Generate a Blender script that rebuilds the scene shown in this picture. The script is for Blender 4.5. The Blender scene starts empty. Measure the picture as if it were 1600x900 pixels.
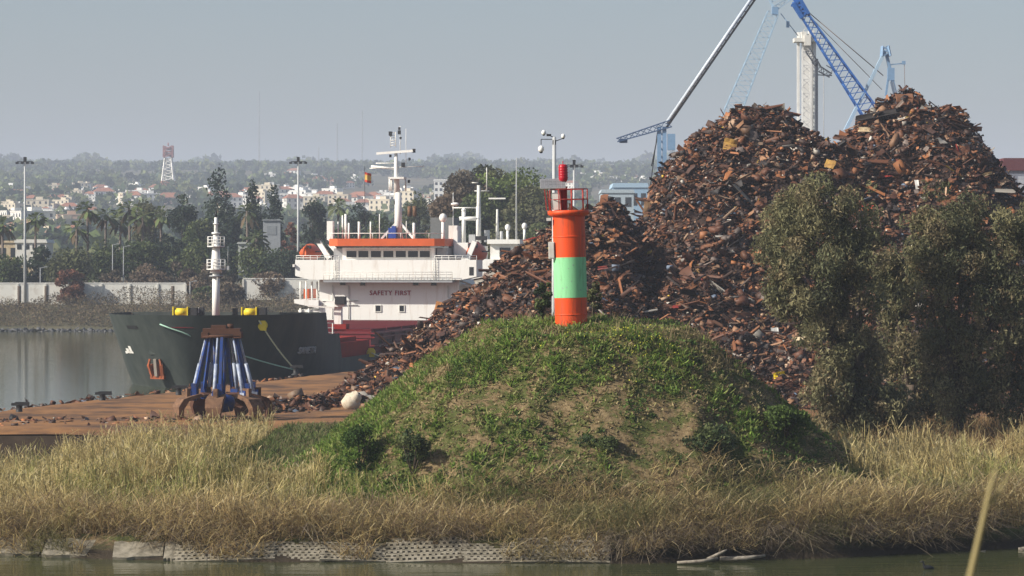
import bpy, math, random
import numpy as np
from mathutils import Vector, Matrix

scene = bpy.context.scene
R = math.radians
random.seed(7)
rng = np.random.default_rng(11)

# ------------------------------------------------------------------ camera, sky, sun, exposure
CAM_H, FPX = 13.0, 4950.0            # eye height over the water, focal length in pixels of the 1600 px photograph
cam_d = bpy.data.cameras.new("camera")
cam = bpy.data.objects.new("camera", cam_d)
scene.collection.objects.link(cam)
cam.location = (0, 0, CAM_H)
cam.rotation_euler = (R(90), 0, 0)
cam_d.sensor_width = 36.0
cam_d.lens = 36.0 * FPX / 1600.0
cam_d.shift_y = -50.0 / 1600.0
cam_d.clip_start, cam_d.clip_end = 0.5, 20000
cam_d.dof.use_dof = True
cam_d.dof.focus_distance = 170
cam_d.dof.aperture_fstop = 5.6
scene.camera = cam

SUN_EL = 33.0
sx, sy = -0.925, -0.38
SUN_DIR = Vector((sx * math.cos(R(SUN_EL)), sy * math.cos(R(SUN_EL)), math.sin(R(SUN_EL)))).normalized()
world = bpy.data.worlds.new("World")
scene.world = world
world.use_nodes = True
wn = world.node_tree
sky = wn.nodes.new("ShaderNodeTexSky")
sky.sky_type = 'NISHITA'
sky.sun_disc = False
sky.sun_elevation = R(SUN_EL)
sky.sun_rotation = math.atan2(sx, sy)
sky.air_density = 1.0
sky.dust_density = 2.4
sky.ozone_density = 2.3
bg = wn.nodes["Background"]
bg.inputs[1].default_value = 0.078
wn.links.new(sky.outputs[0], bg.inputs[0])
sun_d = bpy.data.lights.new("sun", 'SUN')
sun_d.energy = 4.8
sun_d.angle = R(0.5)
sun_d.color = (1.0, 0.93, 0.82)
sun = bpy.data.objects.new("sun", sun_d)
scene.collection.objects.link(sun)
sun.rotation_euler = SUN_DIR.to_track_quat('Z', 'Y').to_euler()
sun.location = (-60, -30, 60)
scene.view_settings.view_transform = 'Standard'
scene.view_settings.look = 'None'
scene.view_settings.exposure = 0.5
scene.view_settings.gamma = 1.0
scene.cycles.max_bounces = 5
scene.cycles.diffuse_bounces = 2
scene.cycles.glossy_bounces = 2
scene.cycles.transparent_max_bounces = 6
scene.cycles.volume_bounces = 1

# ------------------------------------------------------------------ helpers
def gx(px, D): return (px - 800.0) / FPX * D
def gz(py, D): return CAM_H - (py - 400.0) / FPX * D
def P(px, py, D): return Vector((gx(px, D), D, gz(py, D)))   # a measured point at distance D
def sstep(a, b, v):
    t = np.clip((np.asarray(v, float) - a) / (b - a), 0, 1)
    return t * t * (3 - 2 * t)
def vnoise(x, y, seed=0):
    x = np.asarray(x, float); y = np.asarray(y, float)
    xi = np.floor(x).astype(np.int64); yi = np.floor(y).astype(np.int64)
    fx = x - xi; fy = y - yi
    fx = fx * fx * (3 - 2 * fx); fy = fy * fy * (3 - 2 * fy)
    def h(a, b):
        n = (a * 374761393 + b * 668265263 + seed * 974711) & 0x7fffffff
        n = ((n ^ (n >> 13)) * 1274126177) & 0x7fffffff
        return ((n ^ (n >> 16)) & 0xffff) / 65535.0
    return (h(xi, yi) * (1 - fx) + h(xi + 1, yi) * fx) * (1 - fy) + (h(xi, yi + 1) * (1 - fx) + h(xi + 1, yi + 1) * fx) * fy
def fbm(x, y, seed=0, o=3):
    s, a, t = 0, 0.5, 0
    for i in range(o):
        s = s + a * vnoise(np.asarray(x) * 2 ** i, np.asarray(y) * 2 ** i, seed + i * 17); t += a; a *= .5
    return s / t

def tag(o, label=None, cat=None, group=None, kind=None):
    if label: o["label"] = label
    if cat: o["category"] = cat
    if group: o["group"] = group
    if kind: o["kind"] = kind
    return o
def empty(name, loc=(0, 0, 0), rz=0.0, **kw):
    o = bpy.data.objects.new(name, None)
    scene.collection.objects.link(o)
    o.location = loc; o.rotation_euler = (0, 0, rz)
    o.empty_display_size = .3
    return tag(o, **kw)
def link(name, me, mats, parent=None):
    o = bpy.data.objects.new(name, me)
    scene.collection.objects.link(o)
    for m in (mats if isinstance(mats, (list, tuple)) else [mats]): me.materials.append(m)
    if parent is not None: o.parent = parent
    return o
def copy_tree(o, parent=None):
    c = o.copy(); scene.collection.objects.link(c)
    if parent is not None: c.parent = parent
    for ch in list(o.children): copy_tree(ch, c)
    return c

class MB:
    """collects solid pieces and links them as one mesh object"""
    def __init__(s): s.v = []; s.f = []; s.m = []; s.sm = []
    def add(s, vs, fs, m=0, smooth=False):
        b = len(s.v); s.v += [tuple(v) for v in vs]
        for f in fs: s.f.append(tuple(b + i for i in f)); s.m.append(m); s.sm.append(smooth)
        return s
    def box(s, c, d, rz=0.0, m=0, M=None):
        x, y, z = d[0] / 2, d[1] / 2, d[2] / 2
        M = M or Matrix.Rotation(rz, 3, 'Z')
        vs = [Vector(c) + M @ Vector((a * x, b * y, e * z)) for e in (-1, 1) for b in (-1, 1) for a in (-1, 1)]
        return s.add(vs, [(0, 2, 3, 1), (4, 5, 7, 6), (0, 1, 5, 4), (2, 6, 7, 3), (0, 4, 6, 2), (1, 3, 7, 5)], m)
    def span(s, lo, hi, m=0):
        return s.box([(a + b) / 2 for a, b in zip(lo, hi)], [b - a for a, b in zip(lo, hi)], m=m)
    def bar(s, p0, p1, w, h=None, m=0):
        p0 = Vector(p0); p1 = Vector(p1); d = p1 - p0
        M = d.to_track_quat('Z', 'Y').to_matrix()
        return s.box((p0 + p1) / 2, (w, h or w, d.length), M=M, m=m)
    def tube(s, pts, rad, n=8, m=0, caps=True, smooth=True):
        pts = [Vector(p) for p in pts]
        if not isinstance(rad, (list, tuple)): rad = [rad] * len(pts)
        vs = []
        for i, p in enumerate(pts):
            d = pts[min(i + 1, len(pts) - 1)] - pts[max(i - 1, 0)]
            q = d.to_track_quat('Z', 'Y')
            for k in range(n):
                a = 2 * math.pi * k / n
                vs.append(p + q @ Vector((rad[i] * math.cos(a), rad[i] * math.sin(a), 0)))
        fs = [(i * n + k, i * n + (k + 1) % n, (i + 1) * n + (k + 1) % n, (i + 1) * n + k) for i in range(len(pts) - 1) for k in range(n)]
        s.add(vs, fs, m, smooth)
        if caps:
            b = len(s.v) - len(vs)
            s.f.append(tuple(b + k for k in reversed(range(n)))); s.m.append(m); s.sm.append(False)
            e = b + (len(pts) - 1) * n
            s.f.append(tuple(e + k for k in range(n))); s.m.append(m); s.sm.append(False)
        return s
    def lathe(s, prof, c=(0, 0, 0), n=24, m=0, smooth=True):
        vs = [(c[0] + r * math.cos(2 * math.pi * k / n), c[1] + r * math.sin(2 * math.pi * k / n), c[2] + z) for r, z in prof for k in range(n)]
        fs = [(i * n + k, i * n + (k + 1) % n, (i + 1) * n + (k + 1) % n, (i + 1) * n + k) for i in range(len(prof) - 1) for k in range(n)]
        return s.add(vs, fs, m, smooth)
    def prism(s, poly, z0, z1, m=0):
        n = len(poly)
        vs = [(x, y, z0) for x, y in poly] + [(x, y, z1) for x, y in poly]
        return s.add(vs, [tuple(reversed(range(n))), tuple(range(n, 2 * n))] + [(k, (k + 1) % n, n + (k + 1) % n, n + k) for k in range(n)], m)
    def side(s, poly, y0, y1, m=0):     # polygon in x,z swept along y
        n = len(poly)
        vs = [(x, y0, z) for x, z in poly] + [(x, y1, z) for x, z in poly]
        return s.add(vs, [tuple(range(n)), tuple(reversed(range(n, 2 * n)))] + [((k + 1) % n, k, n + k, n + (k + 1) % n) for k in range(n)], m)
    def ball(s, c, r, m=0, nu=10, nv=6, sc=(1, 1, 1)):
        prof = [(max(1e-3, r * math.sin(math.pi * i / nv)), -r * math.cos(math.pi * i / nv)) for i in range(nv + 1)]
        vs = [(c[0] + sc[0] * a * math.cos(2 * math.pi * k / nu), c[1] + sc[1] * a * math.sin(2 * math.pi * k / nu), c[2] + sc[2] * z) for a, z in prof for k in range(nu)]
        fs = [(i * nu + k, i * nu + (k + 1) % nu, (i + 1) * nu + (k + 1) % nu, (i + 1) * nu + k) for i in range(nv) for k in range(nu)]
        return s.add(vs, fs, m, True)
    def lattice(s, p0, p1, w0, w1, n, r=.12, d0=None, d1=None, m=0, rb=None):
        """a four-chord lattice boom from p0 to p1"""
        p0 = Vector(p0); p1 = Vector(p1); ax = (p1 - p0).normalized()
        sd = ax.cross(Vector((0, 1, 0))).normalized(); up = sd.cross(ax).normalized()
        d0 = d0 or w0; d1 = d1 or w1; rb = rb or r * .6
        def cor(t, k):
            w = (w0 + (w1 - w0) * t) / 2; d = (d0 + (d1 - d0) * t) / 2
            a, b = [(-1, -1), (1, -1), (1, 1), (-1, 1)][k]
            return p0.lerp(p1, t) + sd * a * w + up * b * d
        for k in range(4): s.bar(cor(0, k), cor(1, k), r, m=m)
        for i in range(n):
            t0, t1 = i / n, (i + 1) / n
            for k in range(4):
                a, b = (k, (k + 1) % 4) if i % 2 else ((k + 1) % 4, k)
                s.bar(cor(t0, a), cor(t1, b), rb, m=m)
        return s
    def build(s, name, mats, parent=None, loc=None):
        me = bpy.data.meshes.new(name)
        me.from_pydata(s.v, [], s.f); me.update()
        me.polygons.foreach_set('material_index', s.m)
        me.polygons.foreach_set('use_smooth', s.sm)
        o = link(name, me, mats, parent)
        if loc is not None: o.location = loc
        return o

def np_mesh(name, V, F, mat, col=None, parent=None, smooth=False):
    V = np.asarray(V, np.float32); F = np.asarray(F, np.int32)
    k = F.shape[1]
    me = bpy.data.meshes.new(name)
    me.vertices.add(len(V)); me.vertices.foreach_set('co', V.ravel())
    me.loops.add(F.size); me.loops.foreach_set('vertex_index', F.ravel())
    me.polygons.add(len(F)); me.polygons.foreach_set('loop_start', np.arange(0, F.size, k, dtype=np.int32))
    if smooth: me.polygons.foreach_set('use_smooth', np.ones(len(F), bool))
    me.update(calc_edges=True)
    if col is not None:
        a = me.color_attributes.new('Col', 'FLOAT_COLOR', 'POINT')
        c = np.ones((len(V), 4), np.float32); c[:, :3] = col
        a.data.foreach_set('color', c.ravel())
    return link(name, me, mat, parent)
def cat(parts):
    V, F, C, b = [], [], [], 0
    for v, f, c in parts:
        V.append(v); F.append(f + b); C.append(c); b += len(v)
    return np.concatenate(V), np.concatenate(F), np.concatenate(C)
def unit(v): return v / np.maximum(1e-9, np.linalg.norm(v, axis=-1, keepdims=True))
def blades(base, h, w, az, lean, bend, c0, c1, n=2, prof=None):
    """thin upright strips: base (N,3); h,w,az,lean,bend (N,); colours (N,3) at root and tip"""
    N = len(base)
    d = np.stack([np.cos(az) * np.sin(lean), np.sin(az) * np.sin(lean), np.cos(lean)], 1)
    hz = np.stack([np.cos(az), np.sin(az), -0.5 * np.ones(N)], 1)
    ya = rng.uniform(0, 2 * np.pi, N)
    sd = np.stack([np.cos(ya), np.sin(ya), np.zeros(N)], 1)
    V = np.zeros((N, n + 1, 2, 3)); C = np.zeros((N, n + 1, 2, 3))
    prof = prof or [1 - .8 * i / n for i in range(n + 1)]
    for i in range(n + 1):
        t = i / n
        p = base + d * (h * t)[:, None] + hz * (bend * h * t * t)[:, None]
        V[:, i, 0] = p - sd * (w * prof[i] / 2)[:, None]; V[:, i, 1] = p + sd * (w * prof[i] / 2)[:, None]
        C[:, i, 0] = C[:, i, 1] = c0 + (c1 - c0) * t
    b = (np.arange(N) * (n + 1) * 2)[:, None, None]
    k = (np.arange(n) * 2)[None, :, None]
    F = (b + k + np.array([0, 1, 3, 2])[None, None, :]).reshape(-1, 4)
    return V.reshape(-1, 3), F, C.reshape(-1, 3)
def leaf_quads(pos, size, col, asp=.5, droop=0.0):
    N = len(pos)
    a = unit(rng.normal(size=(N, 3)) + np.array([0, 0, -droop])); b = unit(np.cross(a, rng.normal(size=(N, 3))))
    a = a * (size / 2)[:, None]; b = b * (size * asp / 2)[:, None]
    V = np.stack([pos - a, pos - b * 1.0, pos + a, pos + b * 1.0], 1).reshape(-1, 3)
    F = np.arange(4 * N).reshape(N, 4)
    return V, F, np.repeat(col, 4, 0)
def pick(pal, N, wts=None):
    pal = np.array(pal, float)
    i = rng.choice(len(pal), N, p=None if wts is None else np.array(wts) / np.sum(wts))
    return pal[i]

# ------------------------------------------------------------------ materials
MATS = {}
def mat(name, col, rough=.6, metal=0.0, var=.25, scale=3.0, col2=None, bump=0.0, detail=4, thr=(.35, .7), spec=.3, stretch=None):
    m = bpy.data.materials.new(name); m.use_nodes = True
    nt = m.node_tree; bs = nt.nodes["Principled BSDF"]
    bs.inputs["Roughness"].default_value = rough; bs.inputs["Metallic"].default_value = metal
    bs.inputs["Specular IOR Level"].default_value = spec
    tc = nt.nodes.new("ShaderNodeTexCoord")
    nz = nt.nodes.new("ShaderNodeTexNoise"); nz.inputs["Scale"].default_value = scale; nz.inputs["Detail"].default_value = detail
    nz.inputs["Roughness"].default_value = .65
    if stretch:
        mp = nt.nodes.new("ShaderNodeMapping"); mp.inputs["Scale"].default_value = stretch
        nt.links.new(tc.outputs["Object"], mp.inputs["Vector"]); nt.links.new(mp.outputs[0], nz.inputs["Vector"])
    else: nt.links.new(tc.outputs["Object"], nz.inputs["Vector"])
    cr = nt.nodes.new("ShaderNodeValToRGB")
    cr.color_ramp.elements[0].position = thr[0]; cr.color_ramp.elements[1].position = thr[1]
    c2 = col2 or tuple(c * (1 - var) for c in col)
    cr.color_ramp.elements[0].color = (*col, 1); cr.color_ramp.elements[1].color = (*c2, 1)
    nt.links.new(nz.outputs["Fac"], cr.inputs["Fac"]); nt.links.new(cr.outputs["Color"], bs.inputs["Base Color"])
    if bump:
        b = nt.nodes.new("ShaderNodeBump"); b.inputs["Strength"].default_value = bump; b.inputs["Distance"].default_value = .1
        nt.links.new(nz.outputs["Fac"], b.inputs["Height"]); nt.links.new(b.outputs["Normal"], bs.inputs["Normal"])
    MATS[name] = m
    return m
def attr_mat(name, rough=.8, trans=0.0, spec=.2, metal=0.0):
    m = bpy.data.materials.new(name); m.use_nodes = True
    nt = m.node_tree; bs = nt.nodes["Principled BSDF"]
    bs.inputs["Roughness"].default_value = rough; bs.inputs["Specular IOR Level"].default_value = spec
    bs.inputs["Metallic"].default_value = metal
    at = nt.nodes.new("ShaderNodeVertexColor"); at.layer_name = 'Col'
    nt.links.new(at.outputs["Color"], bs.inputs["Base Color"])
    if trans:
        tr = nt.nodes.new("ShaderNodeBsdfTranslucent"); mx = nt.nodes.new("ShaderNodeMixShader")
        mx.inputs[0].default_value = trans
        nt.links.new(at.outputs["Color"], tr.inputs["Color"])
        nt.links.new(bs.outputs[0], mx.inputs[1]); nt.links.new(tr.outputs[0], mx.inputs[2])
        nt.links.new(mx.outputs[0], nt.nodes["Material Output"].inputs["Surface"])
    return m
M_leaf = attr_mat("leaf", .75, .32)
M_reed = attr_mat("reed_stem", .8, .2)
M_scrap = attr_mat("scrap_steel", .62, 0, .35)
white = mat("white_paint", (.78, .77, .73), .5, col2=(.5, .42, .34), scale=1.0, stretch=(1.4, 1.4, .2), thr=(.54, .84), detail=7)
white_dirty = mat("weathered_white", (.66, .65, .6), .6, col2=(.5, .46, .4), scale=.8, thr=(.5, .75))
hull_green = mat("hull_green_paint", (.042, .052, .049), .6, col2=(.075, .085, .078), scale=.6, stretch=(1, 1, .16), thr=(.4, .75), detail=8, spec=.12)
red_ship = mat("red_lead_paint", (.30, .022, .013), .8, col2=(.2, .02, .015), scale=.6, spec=.08)
red_shaded = mat("shaded_red_paint", (.12, .012, .014), .85, col2=(.08, .012, .014), scale=.5, spec=.06)  # red paint darkened to carry the shadow beneath the white deckhouse
orange = mat("orange_paint", (.62, .115, .028), .5, var=.18, scale=.7)
orange_tower = mat("tower_orange_paint", (.72, .07, .008), .5, col2=(.32, .06, .022), scale=2.0, stretch=(2.5, 2.5, .3), thr=(.48, .72), detail=8)
green_tower = mat("tower_green_paint", (.24, .6, .29), .55, col2=(.17, .33, .17), scale=2.0, stretch=(2.5, 2.5, .4), thr=(.5, .76), detail=8)
red_lamp = mat("red_lantern", (.45, .008, .02), .25, var=.15)
glass = mat("dark_glass", (.02, .025, .03), .12, var=.2, spec=.6)
grey = mat("grey_steel", (.32, .33, .34), .5, var=.2)
galv = mat("galvanised_steel", (.46, .47, .47), .45, var=.15)
dark = mat("dark_steel", (.025, .025, .027), .6, var=.3)
yellow = mat("yellow_paint", (.72, .55, .02), .5, var=.15)
blue = mat("blue_paint", (.012, .045, .2), .45, col2=(.05, .045, .06), scale=2.5, thr=(.45, .7), detail=8)
blue_pale = mat("pale_blue_paint", (.36, .5, .63), .5, var=.12)
blue_crane = mat("crane_blue_paint", (.03, .13, .42), .5, var=.15)
blue_grey = mat("blue_grey_paint", (.2, .33, .5), .5, var=.15)
rust = mat("rust", (.085, .036, .02), .85, col2=(.07, .032, .02), scale=4, bump=.3)
rust_pale = mat("pale_rust", (.2, .11, .06), .85, col2=(.075, .04, .025), scale=3, bump=.4, detail=8)
concrete = mat("pale_concrete", (.30, .27, .21), .9, col2=(.1, .088, .06), scale=2.2, bump=.2)
rope_m = mat("rope", (.6, .6, .42), .9, var=.2, scale=8)
rope_g = mat("green_rope", (.35, .55, .45), .9, var=.2, scale=8)
bark = mat("bark", (.1, .075, .055), .9, var=.4, scale=6, bump=.3)
bark_palm = mat("palm_bark", (.15, .12, .1), .9, var=.4, scale=3)

# ------------------------------------------------------------------ water and ground
def water_mat():
    m = bpy.data.materials.new("river_water"); m.use_nodes = True
    nt = m.node_tree; bs = nt.nodes["Principled BSDF"]
    bs.inputs["Base Color"].default_value = (.055, .062, .026, 1)
    bs.inputs["Roughness"].default_value = .06; bs.inputs["IOR"].default_value = 1.33
    tc = nt.nodes.new("ShaderNodeTexCoord"); mp = nt.nodes.new("ShaderNodeMapping")
    mp.inputs["Scale"].default_value = (.25, 1.0, 1)
    nt.links.new(tc.outputs["Object"], mp.inputs["Vector"])
    nz = nt.nodes.new("ShaderNodeTexNoise"); nz.inputs["Scale"].default_value = 1.3; nz.inputs["Detail"].default_value = 4
    nt.links.new(mp.outputs[0], nz.inputs["Vector"])
    b = nt.nodes.new("ShaderNodeBump"); b.inputs["Strength"].default_value = .22; b.inputs["Distance"].default_value = .12
    nt.links.new(nz.outputs["Fac"], b.inputs["Height"]); nt.links.new(b.outputs["Normal"], bs.inputs["Normal"])
    return m
MB().add([(-900, 20, 0), (900, 20, 0), (900, 560, 0), (-900, 560, 0)], [(0, 1, 2, 3)]).build("water", water_mat())["kind"] = "structure"

SHX = [-60, -22, -14, 5, 14, 24, 34, 60]; SHY = [141, 137.6, 134.9, 134.0, 136.6, 142, 146, 150]
MC = (3.3, 150.8, 12.9, 10.8)            # the mound: centre and half axes
def mound_d(x, y):
    a = np.where(np.asarray(x) < MC[0], MC[2], MC[2] + .2)
    return np.sqrt(((x - MC[0]) / a) ** 2 + ((y - MC[1]) / MC[3]) ** 2) + .10 * (fbm(np.asarray(x) * .22, np.asarray(y) * .22, 5) - .5)
def ground_z(x, y):
    x = np.asarray(x, float); y = np.asarray(y, float)
    t = y - np.interp(x, SHX, SHY) - .5 * np.sin(x * .8) * .5
    zr = np.interp(x, [-60, -24, -19, -12, -6, 60], [1.1, 1.2, 2.75, 2.8, 2.6, 2.5])
    tt = t * (1 + 1.3 * sstep(5.5, 8.5, x))
    z = np.where(t < 0, np.interp(t, [-6, -1.5, 0], [-2.5, -.9, 0]), np.interp(tt, [0, 2.1], [0, .85]))
    z = z + (zr - .85) * sstep(2, 20, t)
    f = sstep(164, 173, y - 1.5 * np.sin(x * .5)) * (1 - sstep(-19.5, -13, x))
    z = z * (1 - f) + (-1.8) * f
    far = sstep(188, 204, y) * sstep(-20, -13, x)
    z = z * (1 - far) + 1.15 * far
    d = mound_d(x, y)
    q = np.clip((1.14 - d) / .76, 0, 1); h = 7.2 * (.8 * q + .2 * q * q * (3 - 2 * q)) + .25 * sstep(.42, 0, d)
    h = h + .6 * (fbm(x * .5, y * .5, 9) - .5) * sstep(1.15, .8, d) + .34 * (fbm(x * 1.7, y * 1.7, 19) - .5) * sstep(1.15, .9, d)
    pit = np.exp(-(((x - 10.3) / 1.0) ** 2 + ((y - 143.2) / 1.3) ** 2)) * 1.5
    scar = np.exp(-(((x - 8.4) / .55) ** 2 + ((y - 143.6) / 1.0) ** 2)) * .7
    z = z + h - pit + scar + .25 * (fbm(x * .35, y * .35, 3) - .5) * sstep(1, 4, t)
    return z
def ground_mat():
    m = bpy.data.materials.new("grassy_soil"); m.use_nodes = True
    nt = m.node_tree; bs = nt.nodes["Principled BSDF"]; bs.inputs["Roughness"].default_value = .95
    bs.inputs["Specular IOR Level"].default_value = .1
    tc = nt.nodes.new("ShaderNodeTexCoord")
    def noise(s, d=5):
        n = nt.nodes.new("ShaderNodeTexNoise"); n.inputs["Scale"].default_value = s; n.inputs["Detail"].default_value = d
        n.inputs["Roughness"].default_value = .7
        nt.links.new(tc.outputs["Object"], n.inputs["Vector"]); return n
    r1 = nt.nodes.new("ShaderNodeValToRGB"); e = r1.color_ramp.elements
    e[0].position = .47; e[0].color = (.095, .11, .035, 1); e[1].position = .53; e[1].color = (.2, .15, .08, 1)
    x = r1.color_ramp.elements.new(.68); x.color = (.3, .225, .125, 1)
    nt.links.new(noise(.9, 8).outputs["Fac"], r1.inputs["Fac"])
    r2 = nt.nodes.new("ShaderNodeValToRGB"); e = r2.color_ramp.elements
    e[0].position = .3; e[0].color = (.5, .45, .42, 1); e[1].position = .65; e[1].color = (1, 1, 1, 1)
    nt.links.new(noise(5).outputs["Fac"], r2.inputs["Fac"])
    mx = nt.nodes.new("ShaderNodeMix"); mx.data_type = 'RGBA'; mx.blend_type = 'MULTIPLY'; mx.inputs[0].default_value = 1
    nt.links.new(r1.outputs[0], mx.inputs[6]); nt.links.new(r2.outputs[0], mx.inputs[7])
    ge = nt.nodes.new("ShaderNodeSeparateXYZ"); nt.links.new(tc.outputs["Object"], ge.inputs[0])
    mr = nt.nodes.new("ShaderNodeMapRange"); mr.inputs[1].default_value = .25; mr.inputs[2].default_value = .75
    nt.links.new(ge.outputs["Z"], mr.inputs[0])
    wet_shade = nt.nodes.new("ShaderNodeMix"); wet_shade.data_type = 'RGBA'; wet_shade.inputs[6].default_value = (.045, .035, .024, 1)  # low band darkened: wet mud with the overhanging bank's shadow painted in
    nt.links.new(mr.outputs[0], wet_shade.inputs[0]); nt.links.new(mx.outputs[2], wet_shade.inputs[7])
    nt.links.new(wet_shade.outputs[2], bs.inputs["Base Color"])
    b = nt.nodes.new("ShaderNodeBump"); b.inputs["Strength"].default_value = .7; b.inputs["Distance"].default_value = .15
    nt.links.new(noise(4, 6).outputs["Fac"], b.inputs["Height"]); nt.links.new(b.outputs["Normal"], bs.inputs["Normal"])
    return m
def grid(name, xs, ys, zf, m, kind="structure", smooth=True, **kw):
    X, Y = np.meshgrid(xs, ys)
    V = np.stack([X.ravel(), Y.ravel(), np.asarray(zf(X.ravel(), Y.ravel()))], 1)
    nx, ny = len(xs), len(ys)
    i = (np.arange(ny - 1)[:, None] * nx + np.arange(nx - 1)[None, :]).ravel()
    o = np_mesh(name, V, np.stack([i, i + 1, i + 1 + nx, i + nx], 1), m, smooth=smooth, **kw)
    o["kind"] = kind
    return o
grid("ground", np.arange(-62, 62, .4), np.arange(128, 216, .4), ground_z, ground_mat())

# quay: the earth-covered pier the scrap is piled on
QA, QK = (-38.0, 237.0), 0.2685
def quay_x(y): return QA[0] + (y - QA[1]) * QK
QZ = 1.5
quay_wall = mat("quay_wall_reflection", (.075, .05, .032), .9, var=.5, scale=.6)  # brown earth face, darkened to stand in for its reflection in the water
quay_dirt = mat("rusty_earth", (.25, .12, .042), .95, col2=(.08, .042, .022), scale=.22, bump=.5, detail=9, thr=(.42, .62))
q = MB()
q.prism([(quay_x(207) - .6, 207), (90, 207), (90, 520), (quay_x(520), 520)], -2.5, QZ - .25)
tag(q.build("quay", quay_wall), kind="structure")
def dirt_z(u, y):
    edge = np.minimum(np.minimum(1, (u) / 1.5), np.minimum(1, (y - 207.0) / 2.0))
    return QZ - .2 + .26 * np.clip(edge, 0, 1) + .22 * (fbm(u * .25, y * .12, 31) - .45) + .10 * (fbm(u * 1.2, y * .8, 41) - .5)
us = np.concatenate([np.arange(0, 45, .5), np.arange(45, 130, 4)]); ysq = np.concatenate([np.arange(207, 330, .6), np.arange(330, 521, 5)])
U, Y = np.meshgrid(us, ysq)
Vq = np.stack([(quay_x(Y) + U).ravel(), Y.ravel(), dirt_z(U.ravel(), Y.ravel())], 1)
i = (np.arange(len(ysq) - 1)[:, None] * len(us) + np.arange(len(us) - 1)[None, :]).ravel()
o = np_mesh("quay_surface", Vq, np.stack([i, i + 1, i + 1 + len(us), i + len(us)], 1), quay_dirt, smooth=True); o["kind"] = "structure"

# far shore, plain and hills: one sheet out to the horizon
HD = [500, 545, 548, 556, 566, 800, 1000, 1300, 1700, 2100, 2500, 3000, 3500, 4000, 4700, 5300, 6000, 7000]
HZ = [-3, -.4, .4, 2.6, 4.2, 5.0, 9, 15, 27, 44, 62, 85, 104, 118, 138, 150, 130, 90]
def hill_z(u, D):
    x = u * D
    b = np.interp(D, HD, HZ)
    k = sstep(900, 2500, D)
    return b * (1 + k * .22 * (fbm(x * .0011 + 3, D * .0009, 77) - .5)) + k * 9 * (fbm(x * .006, D * .004, 78) - .5) + .6 * (fbm(x * .1, D * .1, 79) - .5) * sstep(546, 552, D)
hus = np.linspace(-.34, .34, 150)
hds = np.concatenate([[500, 545], np.arange(546, 570, 2), np.arange(575, 1000, 25), np.arange(1000, 6000, 70), [6000, 6500, 7000]]).astype(float)
U, D = np.meshgrid(hus, hds)
V = np.stack([(U * D).ravel(), D.ravel(), hill_z(U.ravel(), D.ravel())], 1)
i = (np.arange(len(hds) - 1)[:, None] * len(hus) + np.arange(len(hus) - 1)[None, :]).ravel()
hill_m = mat("scrubby_hillside", (.06, .062, .035), .95, col2=(.14, .115, .07), scale=.02, detail=8, thr=(.4, .65))
np_mesh("hills", V, np.stack([i, i + 1, i + 1 + len(hus), i + len(hus)], 1), hill_m, smooth=True)["kind"] = "structure"

# the bank the photographer stands on (below the frame)
def near_z(x, y): return np.interp(y, [-30, 11, 30, 46, 60], [11.5, 11.45, 6, -1.5, -2.5]) + .15 * (fbm(x * .3, y * .3, 51) - .5)
grid("near_bank", np.arange(-60, 61, 2.0), np.arange(-30, 60, 1.5), near_z, ground_mat())

# haze: one closed box of even, thin, pale air
hz = bpy.data.materials.new("haze"); hz.use_nodes = True
hn = hz.node_tree; hn.nodes.remove(hn.nodes["Principled BSDF"])
pv = hn.nodes.new("ShaderNodeVolumePrincipled")
pv.inputs["Color"].default_value = (.73, .81, .98, 1); pv.inputs["Density"].default_value = HAZE = .00018
pv.inputs["Anisotropy"].default_value = 0.0
hn.links.new(pv.outputs[0], hn.nodes["Material Output"].inputs["Volume"])
tag(MB().span((-2700, -80, -5), (2700, 7200, 235)).build("haze", hz), kind="stuff")

# ------------------------------------------------------------------ light tower on the mound
TX, TY = gx(893, 150), 150.0
TZ = float(ground_z(TX, TY)) - .35
k = 150 / FPX
tw = empty("light_tower", (TX, TY, TZ), label="orange and green banded harbour light tower with red lantern on the grassy mound", cat="light tower")
tw.rotation_euler = (0, R(-1.4), 0)
zt = gz(338, 150) - TZ; zg1 = gz(402, 150) - TZ; zg0 = gz(465, 150) - TZ
r = .765
tower_m = []
b = MB()
b.lathe([(r, -.5), (r, zg0)], n=40, m=0).lathe([(r + .012, zg0), (r + .012, zg1)], n=40, m=1).lathe([(r, zg0), (r + .012, zg0)], n=40, m=1).lathe([(r + .012, zg1), (r, zg1)], n=40, m=1).lathe([(r, zg1), (r, zt)], n=40, m=0)
b.build("column", [orange_tower, green_tower], tw)
for z in (.9, zg1 + .95): MB().lathe([(r, z), (r + .02, z + .012), (r + .02, z + .05), (r, z + .062)], n=40).build("weld_seam", orange_tower, tw)
MB().lathe([(1.15, -.6), (1.15, .34), (.78, .36)], n=32).build("base_ring", concrete, tw)
b = MB(); b.lathe([(.3, zt), (r + .05, zt), (.99, zt + .1), (.99, zt + .28), (.02, zt + .3)], n=40)
b.build("platform", orange_tower, tw)
zp = zt + .3
b = MB()
for a in range(0, 360, 40):
    if 190 < a < 230: continue
    x, y = .91 * math.cos(R(a)), .91 * math.sin(R(a))
    b.tube([(x, y, zp), (x, y, zp + .98)], .028, 6)
for zz in (.5, .98):
    for a in range(-160, 160, 20):
        b.tube([(.91 * math.cos(R(a)), .91 * math.sin(R(a)), zp + zz), (.91 * math.cos(R(a + 20)), .91 * math.sin(R(a + 20)), zp + zz)], .022, 5, caps=False)
b.build("railing", mat("railing_red_paint", (.33, .03, .02), .5), tw)
lx, ly = gx(886, 150) - TX, -.15
b = MB(); b.lathe([(.17, zp), (.17, zp + 1.05), (.2, zp + 1.05), (.2, zp + 1.12), (.1, zp + 1.12), (.1, zp + 1.32)], (lx, ly, 0), 20)
b.build("lantern_post", mat("post_red_paint", (.3, .012, .015), .4), tw)
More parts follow.
